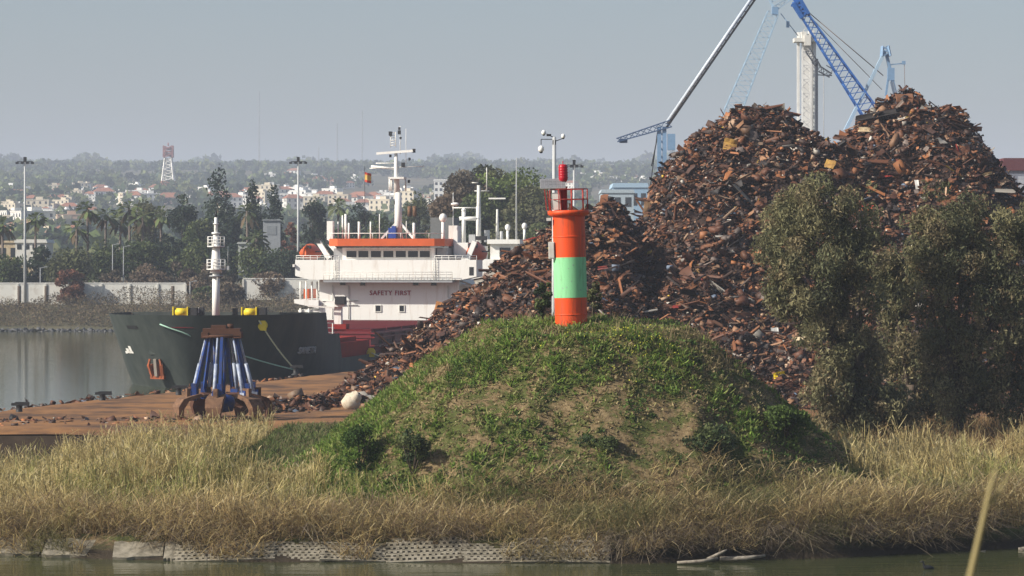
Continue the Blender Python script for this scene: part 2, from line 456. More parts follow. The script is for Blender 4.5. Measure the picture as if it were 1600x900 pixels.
ln = MB().lathe([(.02, zp + 1.32), (.13, zp + 1.32), (.21, zp + 1.45), (.21, zp + 2.08), (.17, zp + 2.16), (.02, zp + 2.16)], (lx, ly, 0), 24).build("lantern", red_lamp, tw)
b = MB()
for zz in (1.5, 1.62, 1.74, 1.86, 1.98): b.lathe([(.211, zp + zz), (.228, zp + zz + .04), (.211, zp + zz + .08)], (lx, ly, 0), 24)
b.tube([(lx, ly, zp + 2.16), (lx, ly, zp + 2.32)], .02, 6)
b.build("lens_ring", red_lamp, ln)
# solar panel on its frame, over a battery box
Ms = Matrix.Rotation(R(33), 3, 'X')
pc = Vector((-.72, -.35, zp + 1.25))
sp = MB(); sp.box(pc, (1.2, .85, .05), M=Ms)
spo = sp.build("solar_panel", galv, tw)
b = MB()
for a in range(6):
    for c in range(3):
        b.box(pc + Ms @ Vector((-.5 + a * .2, -.27 + c * .27, .032)), (.18, .25, .012), M=Ms)
b.build("solar_cell", mat("solar_cells", (.2, .2, .21), .35, var=.2), spo)
b = MB()
for x, y in ((-1.15, -.1), (-.35, -.1), (-1.0, -.62), (-.4, -.62)): b.bar((x * .9, y, zp), (x, y, zp + (1.42 if y > -.3 else 1.05)), .05)
b.build("panel_support", MATS["railing_red_paint"], tw)
MB().box((-.58, -.4, zp + .42), (.42, .34, .8)).build("battery_box", white_dirty, tw)
b = MB().box((-.86, -.28, zg1 + .35), (.28, .3, .8)); b.box((-.86, -.44, zg1 + .35), (.22, .03, .7)); b.build("cable_box", white_dirty, tw)
MB().box((-.95, -.3, zt - .12), (.22, .2, .14)).build("bracket", white_dirty, tw)
b = MB()
for i in range(7):
    a = random.uniform(-130, -50); z = random.uniform(zg0 + .3, zg1 - .3)
    b.box(((r + .015) * math.cos(R(a)), (r + .015) * math.sin(R(a)), z), (.012, .05 * random.uniform(.5, 1.4), .04 * random.uniform(.6, 1.6)), rz=R(a))
tag(b.build("paint_chip", grey, tw), kind="stuff")

# ------------------------------------------------------------------ ship alongside the quay
SHIP = Vector((-29.9, 320.0, 0)); SROT = math.atan2(-.985, -.175)
ship = empty("cargo_ship", SHIP, SROT, label="cargo ship with dark green bow and white bridge house moored at the scrap quay", cat="ship")
SM = Matrix.Translation(SHIP) @ Matrix.Rotation(SROT, 4, 'Z')
SMI = SM.inverted()
HB = 10.3
def stem_x(z): return 9.6 + .47 * max(z, -1)
def hull_y(d, z):
    t = min(1, max(0, z / 7.2))
    L = 19 + (12.5 - 19) * t ** .8
    u = min(1.0, d / L)
    p = .70 + (.50 - .70) * t ** .7
    return HB * max(0.0, 1 - (1 - u) ** 2.1) ** p
DS = [0, .03, .12, .25, .45, .9, 1.7, 2.8, 4.2, 6, 8, 10.5, 13, 15.5, 17.7]
def strake(mb, zs, ds, m=0):
    for s in (1, -1):
        g = [[(stem_x(z) - d, s * hull_y(d, z), z) for d in ds] for z in zs]
        nv = len(ds)
        vs = [p for row in g for p in row]
        fs = [(j * nv + i, j * nv + i + 1, (j + 1) * nv + i + 1, (j + 1) * nv + i) for j in range(len(zs) - 1) for i in range(nv - 1)]
        if s > 0: fs = [tuple(reversed(f)) for f in fs]
        mb.add(vs, fs, m, True)
h = MB()
strake(h, [-1.2, -.4, .4, 1.2, 2.4], DS + [22.5, 27, 35, 50, 80, 112, 119])
strake(h, [2.4, 3.6, 5.0], DS + [20, 22.5])
strake(h, [5.0, 5.8, 6.5, 7.25], DS)
yb = HB
h.add([(stem_x(2.4) - 119, -yb, -1.2), (stem_x(2.4) - 119, yb, -1.2), (stem_x(2.4) - 119, yb, 2.4), (stem_x(2.4) - 119, -yb, 2.4)], [(0, 1, 2, 3)])
for z, dd in ((5.0, 20.0), (7.25, 17.7)):      # bulkhead across the break of the forecastle
    x = stem_x(z) - dd
    h.box((x + .05, 0, (2.4 + z) / 2), (.1, 2 * HB - .3, z - 2.4))
hull = h.build("hull", hull_green, ship)
import bmesh
bm_ = bmesh.new(); bm_.from_mesh(hull.data); bmesh.ops.remove_doubles(bm_, verts=bm_.verts, dist=.004); bm_.to_mesh(hull.data); bm_.free()
# pale draught stripe along the bulb line and the white bulbous-bow mark
def on_hull(d, z, s, off=.03):
    x, y = stem_x(z) - d, hull_y(d, z)
    y2, y3 = hull_y(d + .05, z), hull_y(d, z + .05)
    t1 = Vector((-.05, s * (y2 - y), 0)); t2 = Vector((stem_x(z + .05) - stem_x(z), s * (y3 - y), .05))
    n = t1.cross(t2) * (-s)
    n.normalize()
    if n.y * s < 0: n = -n
    return Vector((x, s * y, z)) + n * off, n
def hull_at(px, py, s):
    best = None
    for zi in range(0, 73, 1):
        z = zi * .1
        for di in range(1, 105):
            d = di * .1
            w = SM @ Vector((stem_x(z) - d, s * hull_y(d, z), z))
            e = (800 + w.x / w.y * FPX - px) ** 2 + (400 + (CAM_H - w.z) / w.y * FPX - py) ** 2
            if best is None or e < best[0]: best = (e, d, z)
    _, d1, z1 = best
    for zi in range(-10, 11):
        z = max(0, z1 + zi * .01)
        for di in range(-10, 11):
            d = max(.02, d1 + di * .01)
            w = SM @ Vector((stem_x(z) - d, s * hull_y(d, z), z))
            e = (800 + w.x / w.y * FPX - px) ** 2 + (400 + (CAM_H - w.z) / w.y * FPX - py) ** 2
            if e < best[0]: best = (e, d, z)
    return best[1], best[2]
def decal(px, py, s, w, hgt, m, name, off=.03):
    d, z = hull_at(px, py, s)
    q = []
    for a, c in ((-.5, -.5), (.5, -.5), (.5, .5), (-.5, .5)): q.append(on_hull(d + a * w, z + c * hgt, s, off)[0])
    MB().add(q, [(0, 1, 2, 3)]).build(name, m, hull)
d0, z0 = hull_at(203, 550, -1)
mk = MB()
for dd, ww, zz, hh in ((0, 1.5, 0, .22), (-.4, .5, .35, .55), (.3, .7, .2, .35), (.95, .5, -.05, .25)):
    q = [on_hull(d0 + dd + a * ww, z0 + zz + c * hh, -1, .03)[0] for a, c in ((-.5, -.5), (.5, -.5), (.5, .5), (-.5, .5))]
    mk.add(q, [(0, 1, 2, 3)])
mk.build("bulb_mark", white, hull)
decal(206, 511, -1, 1.2, .34, dark, "fairlead_opening")
# anchor in its pocket on the starboard bow
d0, z0 = hull_at(249, 576, -1)
p0, n0 = on_hull(d0, z0, -1, .1)
n0 = (n0 * .6 + Vector((.93, -.25, 0))).normalized()
tz = Vector((0, 0, 1)); sd = tz.cross(n0).normalized(); upn = n0.cross(sd).normalized()
MA = Matrix((sd, n0, upn)).transposed()
an = MB()
def al(v): return p0 + MA @ Vector(v)
an.box(al((0, .25, -.75)), (1.7, .35, .3), M=MA)
for s_ in (-1, 1):
    an.bar(al((s_ * .62, .3, -.7)), al((s_ * .78, .5, .55)), .32, .26)
    an.bar(al((s_ * .78, .5, .5)), al((s_ * .6, .4, 1.1)), .2, .18)
an.box(al((0, .15, -.1)), (1.5, .12, 1.3), M=MA)
ano = an.build("anchor", mat("anchor_orange", (.38, .1, .035), .8, col2=(.16, .05, .025), scale=2.5), ship)
MB().bar(al((0, .42, -.6)), al((0, .32, 1.1)), .34, .3).build("shank", mat("weathered_steel", (.24, .21, .18), .7), ano)
hw = MB()
hw.box(al((0, .12, 1.75)), (1.2, .6, .35), M=MA); hw.build("hawse_lip", hull_green, hull)

def text_obj(s, name, size, M4, m, parent, ext=.01, align='CENTER', shear=0.0, sx=1.0):
    cu = bpy.data.curves.new(name, 'FONT'); cu.body = s; cu.size = size; cu.extrude = ext; cu.align_x = align; cu.align_y = 'CENTER'
    cu.shear = shear; cu.space_character = 1.12; cu.offset = .012
    t_ = bpy.data.objects.new(name + '_curve', cu); scene.collection.objects.link(t_); bpy.context.view_layer.update()
    me = bpy.data.meshes.new_from_object(t_.evaluated_get(bpy.context.evaluated_depsgraph_get())); bpy.data.objects.remove(t_)
    me.materials.clear(); o = link(name, me, m, parent); o.matrix_local = M4 @ Matrix.Diagonal((sx, 1, 1, 1))
    return o
# name on the port bow
d0, z0 = hull_at(478, 547, 1)
pn, nn = on_hull(d0, z0, 1, .12)
xn = Vector((0, 0, 1)).cross(nn).normalized(); un = nn.cross(xn).normalized()
M4 = Matrix((xn, un, nn)).transposed().to_4x4(); M4.translation = pn
text_obj("SANETA", "ship_name", .95, M4, mat("name_grey", (.42, .42, .42), .6), hull, .08, shear=.25, sx=.95)

# decks
dk = MB()
def deck_poly(z, dd):
    pts = [(stem_x(z) - d, hull_y(d, z - .4) - .25) for d in dd if hull_y(d, z - .4) > .3]
    return pts + [(x, -y) for x, y in reversed(pts)]
dk.prism(deck_poly(6.15, DS[1:]), 6.0, 6.1); dk.prism([(stem_x(2.4) - d, s * (HB - .1)) for d, s in ((22, 1), (22, -1), (118.5, -1), (118.5, 1))][::-1], 1.7, 1.8)
dk.build("deck", red_shaded, ship)
# red forward hatch end, hatch coamings with ledges, and the cover edge
b = MB(); b.span((-27.5, -9.7, 1.8), (-12.5, 9.7, 3.9)); b.span((-27.6, -9.8, 2.35), (-12.4, 9.8, 2.45)); b.span((-24, -9.0, 3.9), (-14, 9.0, 4.35))
for y in range(-9, 10, 3): b.span((-12.5, y - .08, 1.8), (-12.25, y + .08, 3.85))
b.build("forward_hatch", red_ship, ship)
b = MB(); b.span((-78.5, -9.5, 1.8), (-29, 9.5, 4.7))
for z in (2.5, 3.1, 4.0, 4.45): b.span((-78.6, -9.95, z), (-28.9, 9.95, z + .16))
for x in range(-76, -28, 6): b.span((x - .12, -9.85, 1.8), (x + .12, 9.85, 4.6))
hc = b.build("hatch_coaming", mat("coaming_red", (.17, .016, .02), .55, col2=(.1, .014, .018), scale=.4), ship)  # coaming red lowered as well to carry the shadow below the deckhouse
b = MB()
for x in range(-78, -30, 8): b.span((x + .2, -9.3, 4.7), (x + 7.8, 9.3, 4.95))
b.build("hatch_cover", red_shaded, ship)
b = MB(); b.span((-119.2 + 9.6, HB - .12, 2.4), (-26, HB - .02, 3.05)); b.span((-109, -HB + .02, 2.4), (-26, -HB + .12, 3.05))
b.build("bulwark", red_shaded, ship)
for nm, s, px, py, sz, m in (("lettering", "GE ME I", 606, 533, .62, white), ("lettering", "DO HEY", 607, 524, .6, MATS["dark_steel"])):
    # on the port side of the coaming, between two ledges
    w = None
    for xi in range(-300, -785, -1):
        wq = SM @ Vector((xi * .1, 9.98, 3))
        if w is None or abs(800 + wq.x / wq.y * FPX - px) < w[0]: w = (abs(800 + wq.x / wq.y * FPX - px), xi * .1)
    zz = 2.83 if sz > .61 else 3.45
    xp = w[1]
    M4 = Matrix(((-1, 0, 0, xp), (0, 0, 1, 9.56 + .06), (0, 1, 0, zz), (0, 0, 0, 1)))
    text_obj(s, nm, sz, M4, m, hc, .03, sx=2.6)
# foremast
fm = MB()
fm.tube([(0, 0, 6.1), (0, 0, 11.5)], [.40, .36], 14); fm.tube([(0, 0, 11.3), (0, 0, 11.9), (0, 0, 15.3)], [.62, .5, .28], 14); fm.tube([(0, 0, 15.3), (0, 0, 16.9)], [.2, .16], 10)
fm.lathe([(.1, 15.2), (.45, 15.2), (.45, 15.4), (.1, 15.4)], n=12); fm.lathe([(.1, 16.2), (.3, 16.2), (.3, 16.3), (.1, 16.3)], n=12)
fmo = fm.build("foremast", white, ship)
MB().tube([(0, 0, 16.9), (0, 0, 17.5)], .1, 8).build("masthead_light", dark, fmo)
for z in (11.6, 13.9):
    b = MB(); rr = .95 if z < 12 else .88
    b.lathe([(.3, z), (rr, z), (rr, z + .12), (.3, z + .12)], n=14)
    for a in range(0, 360, 45):
        b.tube([(rr * math.cos(R(a)), rr * math.sin(R(a)), z + .1), (rr * math.cos(R(a)), rr * math.sin(R(a)), z + 1.05)], .035, 5)
        for zz in (.42, .74, 1.05): b.tube([(rr * math.cos(R(a)), rr * math.sin(R(a)), z + zz), (rr * math.cos(R(a + 45)), rr * math.sin(R(a + 45)), z + zz)], .032, 4, caps=False)
    b.build("crow_nest", white, fmo)
b = MB(); b.lathe([(.3, 10.9), (.7, 10.9), (.7, 11.05), (.3, 11.05)], n=12); b.tube([(.2, 1.3, 11.9), (.2, 1.3, 14)], .04, 5); b.box((.2, 1.3, 11.8), (.3, .3, .4)); b.tube([(0, -.5, 12.2), (0, .5, 12.2)], .14, 6)
b.build("mast_fitting", grey, fmo)
# forecastle gear
for px, y, w in ((277, 0, 1), (387, 0, .9)):
    loc = (-1.0, (px - 337) / 15.3, 0)
    b = MB(); b.tube([(loc[0], loc[1] - .55, 7.3), (loc[0], loc[1] + .55, 7.3)], .42, 14); b.box((loc[0], loc[1] - .75, 7.0), (.9, .12, 1.7)); b.box((loc[0], loc[1] + .75, 7.0), (.9, .12, 1.7))
    wo = b.build("winch", yellow, ship)
    MB().box((loc[0] - .1, loc[1] + 1.3, 7.0), (.8, .8, 1.5)).build("winch_motor", dark, wo)
b = MB()
for y, z in ((-2.6, 7.6), (-1.9, 7.7), (1.6, 7.6), (4.6, 7.7)): MB().box((-1.5, y, z - .6), (.5, .45, 1.4)).build("deck_fitting", dark, ship)
MB().box((-1.5, -2.3, 7.5), (.5, .35, .5)).build("deck_locker", white_dirty, ship)
# deck light post between the hatches
b = MB(); b.box((-31, 5.6, 4.0), (1.6, 1.7, 3.0)); b.build("post_base", red_ship, ship)
pb = MB(); b = pb; b.box((-31, 5.4, 6.9), (.8, .8, 2.9)); b.box((-31, 5.2, 7.7), (1.5, 2.0, .6)); pbo = b.build("deck_crane", white, ship)
MB().box((-30.4, 5.8, 8.1), (1.0, 1.1, .9)).build("crane_cab", dark, pbo)
MB().bar((-30, 5.2, 7.3), (-30, 2.2, 7.5), .16).build("crane_jib", white_dirty, pbo)
b = MB()
for y in (-9.6, -7, -4, -1, 2): b.tube([(-9.5, y, 2), (-9.5, y, 6.2)], .06, 5)
for z in (5.2, 6.2): b.tube([(-9.5, -9.6, z), (-9.5, 4.6, z)], .05, 5)
b.build("handrail", red_ship, ship)
b = MB()
for y, z in ((6.1, 6.0), (9.2, 6.0)): b.tube([(-12.2, y, 3), (-12.2, y, z)], .07, 5)
for z in (5.0, 5.5, 6.0): b.tube([(-12.2, 5.9, z), (-12.2, 9.4, z)], .05, 5)
b.build("platform_rail", white_dirty, ship)

# accommodation block
AX = -80.0
def ay(px, x=AX):       # local y on the frontal plane for a picture column
    lo, hi = -20.0, 20.0
    for _ in range(40):
        mid = (lo + hi) / 2; w = SM @ Vector((x, mid, 5))
        if 800 + w.x / w.y * FPX < px: lo = mid
        else: hi = mid
    return (lo + hi) / 2
def az(py, x=AX):
    w = SM @ Vector((x, 0, 0)); return CAM_H - (py - 400) / FPX * w.y
yl, yr = ay(499), ay(717)
acc = MB()
acc.span((AX - 14, yl, 1.8), (AX, yr, az(437)))
acco = acc.build("deckhouse", white, ship)
MB().span((AX - .02, yl + .02, 2.0), (AX + .05, yr - .02, az(500))).build("deckhouse_base", mat("grey_plinth", (.22, .2, .19), .6), ship)
wl, wr = ay(466), ay(748)
b = MB()
zt_, zb_ = az(406), az(437)
prof = [(wl, zt_), (wr, zt_), (wr, az(432)), (yr + .6, zb_), (yl - .9, zb_), (wl, az(431))]
vs = [(AX + 1.6, y, z) for y, z in prof] + [(AX - 2.6, y, z) for y, z in prof]
n = len(prof)
b.add(vs, [tuple(range(n)), tuple(reversed(range(n, 2 * n)))] + [((k_ + 1) % n, k_, n + k_, n + (k_ + 1) % n) for k_ in range(n)])
b.span((AX - 3, wl - .25, zt_ - .9), (AX + 2, wl, zt_ - .55))
bw = b.build("bridge_deck", white, ship)
MB().span((AX + 1.5, wr - .9, az(430)), (AX + 1.63, wr - .35, az(417))).build("side_light", dark, bw)
# catwalk with rails below the bridge
b = MB(); yc0, yc1 = ay(512), ay(712)
b.span((AX, yc0, az(441)), (AX + 2.3, yc1, az(438)))
b.build("catwalk", grey, ship)
b = MB()
for i_ in range(22):
    y = yc0 + (yc1 - yc0) * i_ / 21; b.tube([(AX + 2.25, y, az(438)), (AX + 2.25, y, az(425))], .035, 4)
for z in (425, 429, 433): b.tube([(AX + 2.25, yc0, az(z)), (AX + 2.25, yc1, az(z))], .03, 4)
b.build("catwalk_rail", white_dirty, ship)
def window(px, py, wpx, hpx, x=AX, parent=None):
    y, z = ay(px, x), az(py, x); w = wpx / 12.4; hh = hpx / 12.4
    fr = MB()
    fr.span((x, y - w / 2 - .1, z - hh / 2 - .1), (x + .1, y + w / 2 + .1, z - hh / 2)); fr.span((x, y - w / 2 - .1, z + hh / 2), (x + .1, y + w / 2 + .1, z + hh / 2 + .1))
    fr.span((x, y - w / 2 - .1, z - hh / 2), (x + .1, y - w / 2, z + hh / 2)); fr.span((x, y + w / 2, z - hh / 2), (x + .1, y + w / 2 + .1, z + hh / 2))
    fo = fr.build("window", white_dirty, parent)
    MB().span((x + .005, y - w / 2, z - hh / 2), (x + .035, y + w / 2, z + hh / 2)).build("pane", glass, fo)
for px, py, w, hh in ((536, 442, 9, 7), (567, 442, 8, 8), (650, 442, 9, 7), (678, 442, 9, 8), (591, 482, 8, 9), (628, 482, 7, 9)): window(px, py, w, hh, parent=ship)
M4 = Matrix(((0, 0, 1, AX + .06), (1, 0, 0, ay(610)), (0, 1, 0, az(458)), (0, 0, 0, 1)))
text_obj("SAFETY FIRST", "safety_lettering", .82, M4, mat("lettering_red", (.36, .03, .04), .6), acco, .03, sx=.98)
# ladders and pipes on the front, rail on the bridge wings
for px in (529, 684):
    b = MB()
    for dx in (-.22, .22): b.tube([(AX + 1.75, ay(px) + dx, az(436)), (AX + 1.75, ay(px) + dx, az(402))], .035, 4)
    for q_ in range(8): b.tube([(AX + 1.75, ay(px) - .22, az(436 - q_ * 4)), (AX + 1.75, ay(px) + .22, az(436 - q_ * 4))], .03, 4)
    b.build("ladder", white_dirty, ship)
for py in (470, 477): MB().tube([(AX + .1, ay(503), az(py)), (AX + .1, ay(560), az(py))], .05, 5).build("pipe", white_dirty, ship)
for px in (520, 545, 700): MB().tube([(AX + .12, ay(px), az(499)), (AX + .12, ay(px), az(446))], .06, 5).build("pipe", white_dirty, ship)
for px0, px1 in ((467, 533), (683, 748)):
    b = MB()
    for z in (403, 399.5): b.tube([(AX + 1.4, ay(px0), az(z)), (AX + 1.4, ay(px1), az(z))], .035, 4)
    for q_ in range(7): y = ay(px0 + (px1 - px0) * q_ / 6); b.tube([(AX + 1.4, y, az(407)), (AX + 1.4, y, az(399.5))], .035, 4)
    b.build("wing_rail", white, ship)
# wheelhouse
hx = AX - .6
b = MB(); wy0, wy1 = ay(535, hx), ay(679, hx)
b.span((hx - 6, wy0, zt_ - .9), (hx, wy1, az(387, hx)))
who = b.build("wheelhouse", white, ship)
for px in (549.5, 568, 587.5, 607, 626.5, 645.5, 664): window(px, 397, 16.2, 10, hx, ship)
for y0, y1 in ((ay(681, hx), ay(697, hx)), (ay(519, hx), ay(533, hx))):
    MB().span((hx - 5.5, y0, zt_ - .9), (hx - .8, y1, az(388, hx))).build("side_cabin", grey, ship)
b = MB(); ry0, ry1 = ay(517, hx), ay(697, hx)
b.prism([(hx - 7, ry0), (hx + .9, ry0), (hx + 1.5, ry0 + 1.2), (hx + 1.5, ry1 - 1.2), (hx + .9, ry1), (hx - 7, ry1)][::-1], az(384.5, hx), az(373, hx))
rf = b.build("wheelhouse_roof", orange, ship)
rz_ = az(373, hx)
b = MB()
for y in np.linspace(ry0 + .2, ry1 - .2, 9): b.tube([(hx + .9, y, rz_), (hx + .9, y, az(364.5))], .04, 4)
b.tube([(hx + .9, ry0 + .2, az(364.5)), (hx + .9, ry1 - .2, az(364.5))], .045, 4)
b.build("roof_rail", white, ship)
for px, y0, rr in ((512, 352, .26), (524, 346, .08), (531, 336, .1), (536, 334, .16), (541, 348, .13), (557, 346, .16), (575, 346, .1), (589, 334, .06), (643, 348, .18), (631, 345, .05)):
    MB().tube([(hx - 1.5, ay(px, hx), rz_ - .3), (hx - 1.5, ay(px, hx), az(y0, hx))], rr, 7).build("vent_pipe" if rr > .12 else "aerial", white, ship)
b = MB(); yv = ay(512); b.box((hx - 1, yv, az(360)), (1.0, .75, 2.4)); b.build("vent_trunk", white, ship)
# radar mast
my = ay(617, hx); b = MB()
b.tube([(hx - 2, my, rz_), (hx - 2, my, az(300))], [.52, .42], 12); b.tube([(hx - 2, my - .15, az(300)), (hx - 2, my - .3, az(236))], [.4, .2], 10)
for s_ in (-1, 1): b.bar((hx - 1.6, my + s_ * 2.1, rz_), (hx - 2, my + s_ * .3, az(348)), .26)
b.bar((hx - 4.5, my, rz_), (hx - 2, my, az(340)), .25)
b.span((hx - 2.9, my - 1.1, az(279)), (hx - 1.1, my + .9, az(276)))
b.tube([(hx - 2, my - 3.7, az(262)), (hx - 2, my + 3.4, az(259))], .06, 6); b.tube([(hx - 2, my - 2.9, az(254)), (hx - 2, my + .2, az(254))], .06, 6); b.tube([(hx - 2, my - 3.5, az(259)), (hx - 2, my - .2, az(263))], .16, 6)
for px in (603, 606, 628): b.tube([(hx - 2.2, ay(px, hx), az(298)), (hx - 2.2, ay(px, hx), az(279))], .12, 6)
b.tube([(hx - 2, my + .25, az(240)), (hx - 2, my + .25, az(196))], .05, 6); b.tube([(hx - 2, my + 1.0, az(255)), (hx - 2, my + 1.0, az(200))], .035, 5)
rm = b.build("radar_mast", white, ship)
MB().bar((hx - 1.6, ay(584, hx), az(239)), (hx - 1.6, ay(641, hx), az(235)), .26, .3).build("radar_scanner", white, rm)
b = MB()
for s_ in (-.32, .32): b.tube([(hx - 2, ay(609, hx) + s_, az(229)), (hx - 2, ay(609, hx) + s_, az(205))], .06, 5)
for z in range(206, 230, 4): b.tube([(hx - 2, ay(609, hx) - .32, az(z)), (hx - 2, ay(609, hx) + .32, az(z))], .05, 4)
b.build("mast_ladder", white, rm)
b = MB()
for px, py, sz in ((605, 208, .55), (642, 235, .5), (605, 243, .35), (635, 248, .35), (625, 257, .6), (619, 200, .35), (621, 215, .3), (613, 316, .5), (634, 283, .4), (619, 206, .5)):
    MB().box((hx - 1.9, ay(px, hx), az(py, hx)), (.3, sz * .7, sz)).build("navigation_light", dark, rm)
b = MB().box((hx - 1, ay(611, hx), az(364)), (.9, .95, 1.3)); b.box((hx - 1, ay(613, hx), az(356)), (.7, .5, .5)); b.build("tarpaulin_cover", mat("blue_tarpaulin", (.02, .06, .3), .6), ship)
b = MB(); b.span((hx - 18, ay(640, hx), zt_), (hx - 13, ay(675, hx), az(338))); b.build("funnel", mat("funnel_grey", (.16, .17, .17), .6), ship)
b = MB()
for px in (640, 648): b.tube([(hx - 15, ay(px, hx - 15), az(338, hx - 15)), (hx - 15, ay(px, hx - 15), az(322, hx - 15))], .28, 8)
b.build("exhaust_pipe", rust_pale, ship)
# satellite dome, vents aft
b = MB(); yd = ay(685, hx); b.tube([(hx - 3, yd, rz_ - 1), (hx - 3, yd, az(346))], .22, 8); b.ball((hx - 3, yd, az(340)), .5, sc=(1, 1, 1.15)); b.build("satellite_dome", white, ship)
b = MB(); b.span((hx - 7, ay(690, hx), zt_ - .5), (hx - 4.5, ay(704, hx), az(352))); b.tube([(hx - 5, ay(696, hx), zt_), (hx - 5, ay(696, hx), az(300))], .05, 5); b.ball((hx - 5, ay(699, hx), az(318)), .35, sc=(1, 1.6, .6)); b.build("aft_vent", white, ship)
# port-side gangways at the corner, starboard side platform
b = MB(); b.span((AX - 10, yr, az(447)), (AX - 1, yr + 2.2, az(444))); b.span((AX - 10, yr, az(470)), (AX - 1, yr + 2.2, az(467)))
for x in (-1.2, -4, -7): b.tube([(AX + x, yr + 2.1, az(470)), (AX + x, yr + 2.1, az(437))], .09, 5)
b.build("side_gallery", white, ship)
b = MB(); zq = az(478)
b.add([(AX + .5, yl, az(482)), (AX + .5, yl, az(469)), (AX + .5, ay(461), az(468)), (AX + .5, ay(461), az(474)), (AX - 9, yl, az(482)), (AX - 9, yl, az(469)), (AX - 9, ay(461), az(468)), (AX - 9, ay(461), az(474))],
      [(0, 1, 2, 3), (7, 6, 5, 4), (1, 5, 6, 2), (0, 3, 7, 4), (3, 2, 6, 7), (0, 4, 5, 1)])
b.span((AX - 9, ay(466), az(488)), (AX, yl, az(484.5)))
for px in (468, 477, 486, 494): b.tube([(AX - .5, ay(px), az(469)), (AX - .5, ay(px), az(440))], .12, 6)
for px in (470, 483): b.tube([(AX + .2, ay(px), 2), (AX + .2, ay(px), az(482))], .12, 6)
b.build("side_gallery", white, ship)
MB().span((AX - 5, ay(471), az(467)), (AX - 1.2, ay(480), az(452))).build("liferaft_canister", orange, ship)
b = MB(); b.span((AX - 6, ay(483), az(500)), (AX - 2, ay(497), az(489))); b.build("doorway", dark, ship)
b = MB()
for px0, py0, px1, py1 in ((488, 376, 506, 404), (505, 378, 519, 394)): b.bar((AX - 3, ay(px0), az(py0)), (AX - 3, ay(px1), az(py1)), .5, .6); b.box((AX - 3, ay(px0), az(py0)), (.7, .7, .6), m=1)
b.build("davit", [white, dark], ship)
b = MB(); b.bar((AX - 3, ay(735), az(377)), (AX - 3, ay(724), az(404)), .5, .6); b.box((AX - 3, ay(745), az(372)), (.7, 1.4, .5), m=1); b.span((AX - 6, ay(700), az(404)), (AX - 4, ay(722), az(379)))
b.build("davit", [white, dark], ship)
def lifeboat(px, py, wpx, hpx, x, label, ln_=6.0):
    y, z = ay(px, x), az(py, x); w = wpx / 12.4; hh = hpx / 12.4
    o = empty("lifeboat", SM @ Vector((x, y, z - hh / 2)), SROT, label=label, cat="lifeboat", group="orange lifeboats on the ship")
    b = MB(); prof = []
    secs = [(-.5, .12), (-.42, .7), (-.25, 1), (.1, 1), (.35, .8), (.5, .15)]
    ring = [(-.15, 0), (-.42, .18), (-.5, .42), (-.42, .55), (-.3, .75), (0, 1), (.3, .75), (.42, .55), (.5, .42), (.42, .18), (.15, 0)]
    vs = [(sx_ * ln_, a * w * f, .5 * hh + (c - .5) * hh * (.55 + .45 * f)) for sx_, f in secs for a, c in ring]
    nr = len(ring)
    fs = [(i_ * nr + j, i_ * nr + (j + 1) % nr, (i_ + 1) * nr + (j + 1) % nr, (i_ + 1) * nr + j) for i_ in range(len(secs) - 1) for j in range(nr)]
    fs += [tuple(range(nr)), tuple(reversed(range(len(vs) - nr, len(vs))))]
    b.add(vs, fs, 0, True); b.build("hull", orange, o)
    b = MB(); b.box((ln_ * .36, 0, hh * .78), (.5, w * .5, hh * .22)); b.build("hatch_window", dark, o)
    b = MB(); b.span((-ln_ * .35, -w * .52, hh * .47), (ln_ * .3, -w * .45, hh * .53)); b.span((-ln_ * .35, w * .45, hh * .47), (ln_ * .3, w * .52, hh * .53)); b.build("fender_strip", dark, o)
lifeboat(485, 393, 30, 25, AX - 6, "orange enclosed lifeboat beside the white davits left of the bridge windows")
lifeboat(744, 393, 30, 32, AX - 6, "orange enclosed lifeboat hanging right of the bridge, above the scrap slope")
# courtesy flag on its halyard
fo = empty("flag", P(575, 284, 404), 0, label="small red and yellow flag hanging from the white ship's radar mast yard", cat="flag")
b = MB(); zz = [0, .3, .62, .95, 1.25]
for i_, m_ in enumerate((0, 1, 1, 0)):
    b.add([(-.42, .1 * math.sin(i_), zz[i_]), (-.1, -.12, zz[i_] - .1), (.4, .1, zz[i_] - .2), (.4, .1, zz[i_ + 1] - .2), (-.1, -.12, zz[i_ + 1] - .1), (-.42, .1 * math.sin(i_ + 1), zz[i_ + 1])], [(0, 1, 4, 5), (1, 2, 3, 4)], m_)
b.build("cloth", [mat("flag_red", (.5, .06, .03), .8), mat("flag_yellow", (.6, .4, .1), .8)], fo)
MB().tube([(-.42, .1, -6), (-.42, .1, 2)], .03, 4).build("halyard", dark, fo)

# ------------------------------------------------------------------ mooring gear
def bollard(px, py, label, D=None):
    D = D or (CAM_H - QZ) * FPX / (py - 400)
    o = empty("bollard", (gx(px, D), D, QZ - .15), label=label, cat="bollard", group="mooring bollards along the quay")
    MB().lathe([(.02, 0), (.45, 0), (.45, .12), (.25, .2), (.22, .75), (.3, .8), (.02, .82)], n=14).build("post", dark, o)
    b = MB(); b.box((.22, 0, .85), (1.0, .42, .28)); b.box((-.36, 0, .82), (.4, .3, .2)); b.build("head", dark, o)
    return o
bollard(30, 646, "dark hooked bollard farthest left on the quay edge")
bollard(160, 628, "dark hooked bollard with loose chain on the quay edge, left of the ship's bow")
bollard(279, 618, "dark bollard on the quay edge below the orange anchor")
bollard(462, 584, "bollard holding the two pale mooring ropes")
BP = P(462, 578, 312.5)
def rope(name, p0, p1, sag, r_, m_, label):
    p0 = Vector(p0); p1 = Vector(p1); pts = []
    for i_ in range(15):
        t = i_ / 14; p = p0.lerp(p1, t); p.z -= sag * 4 * t * (1 - t); pts.append(p)
    return tag(MB().tube(pts, r_, 6).build(name, m_), label=label, cat="mooring rope")
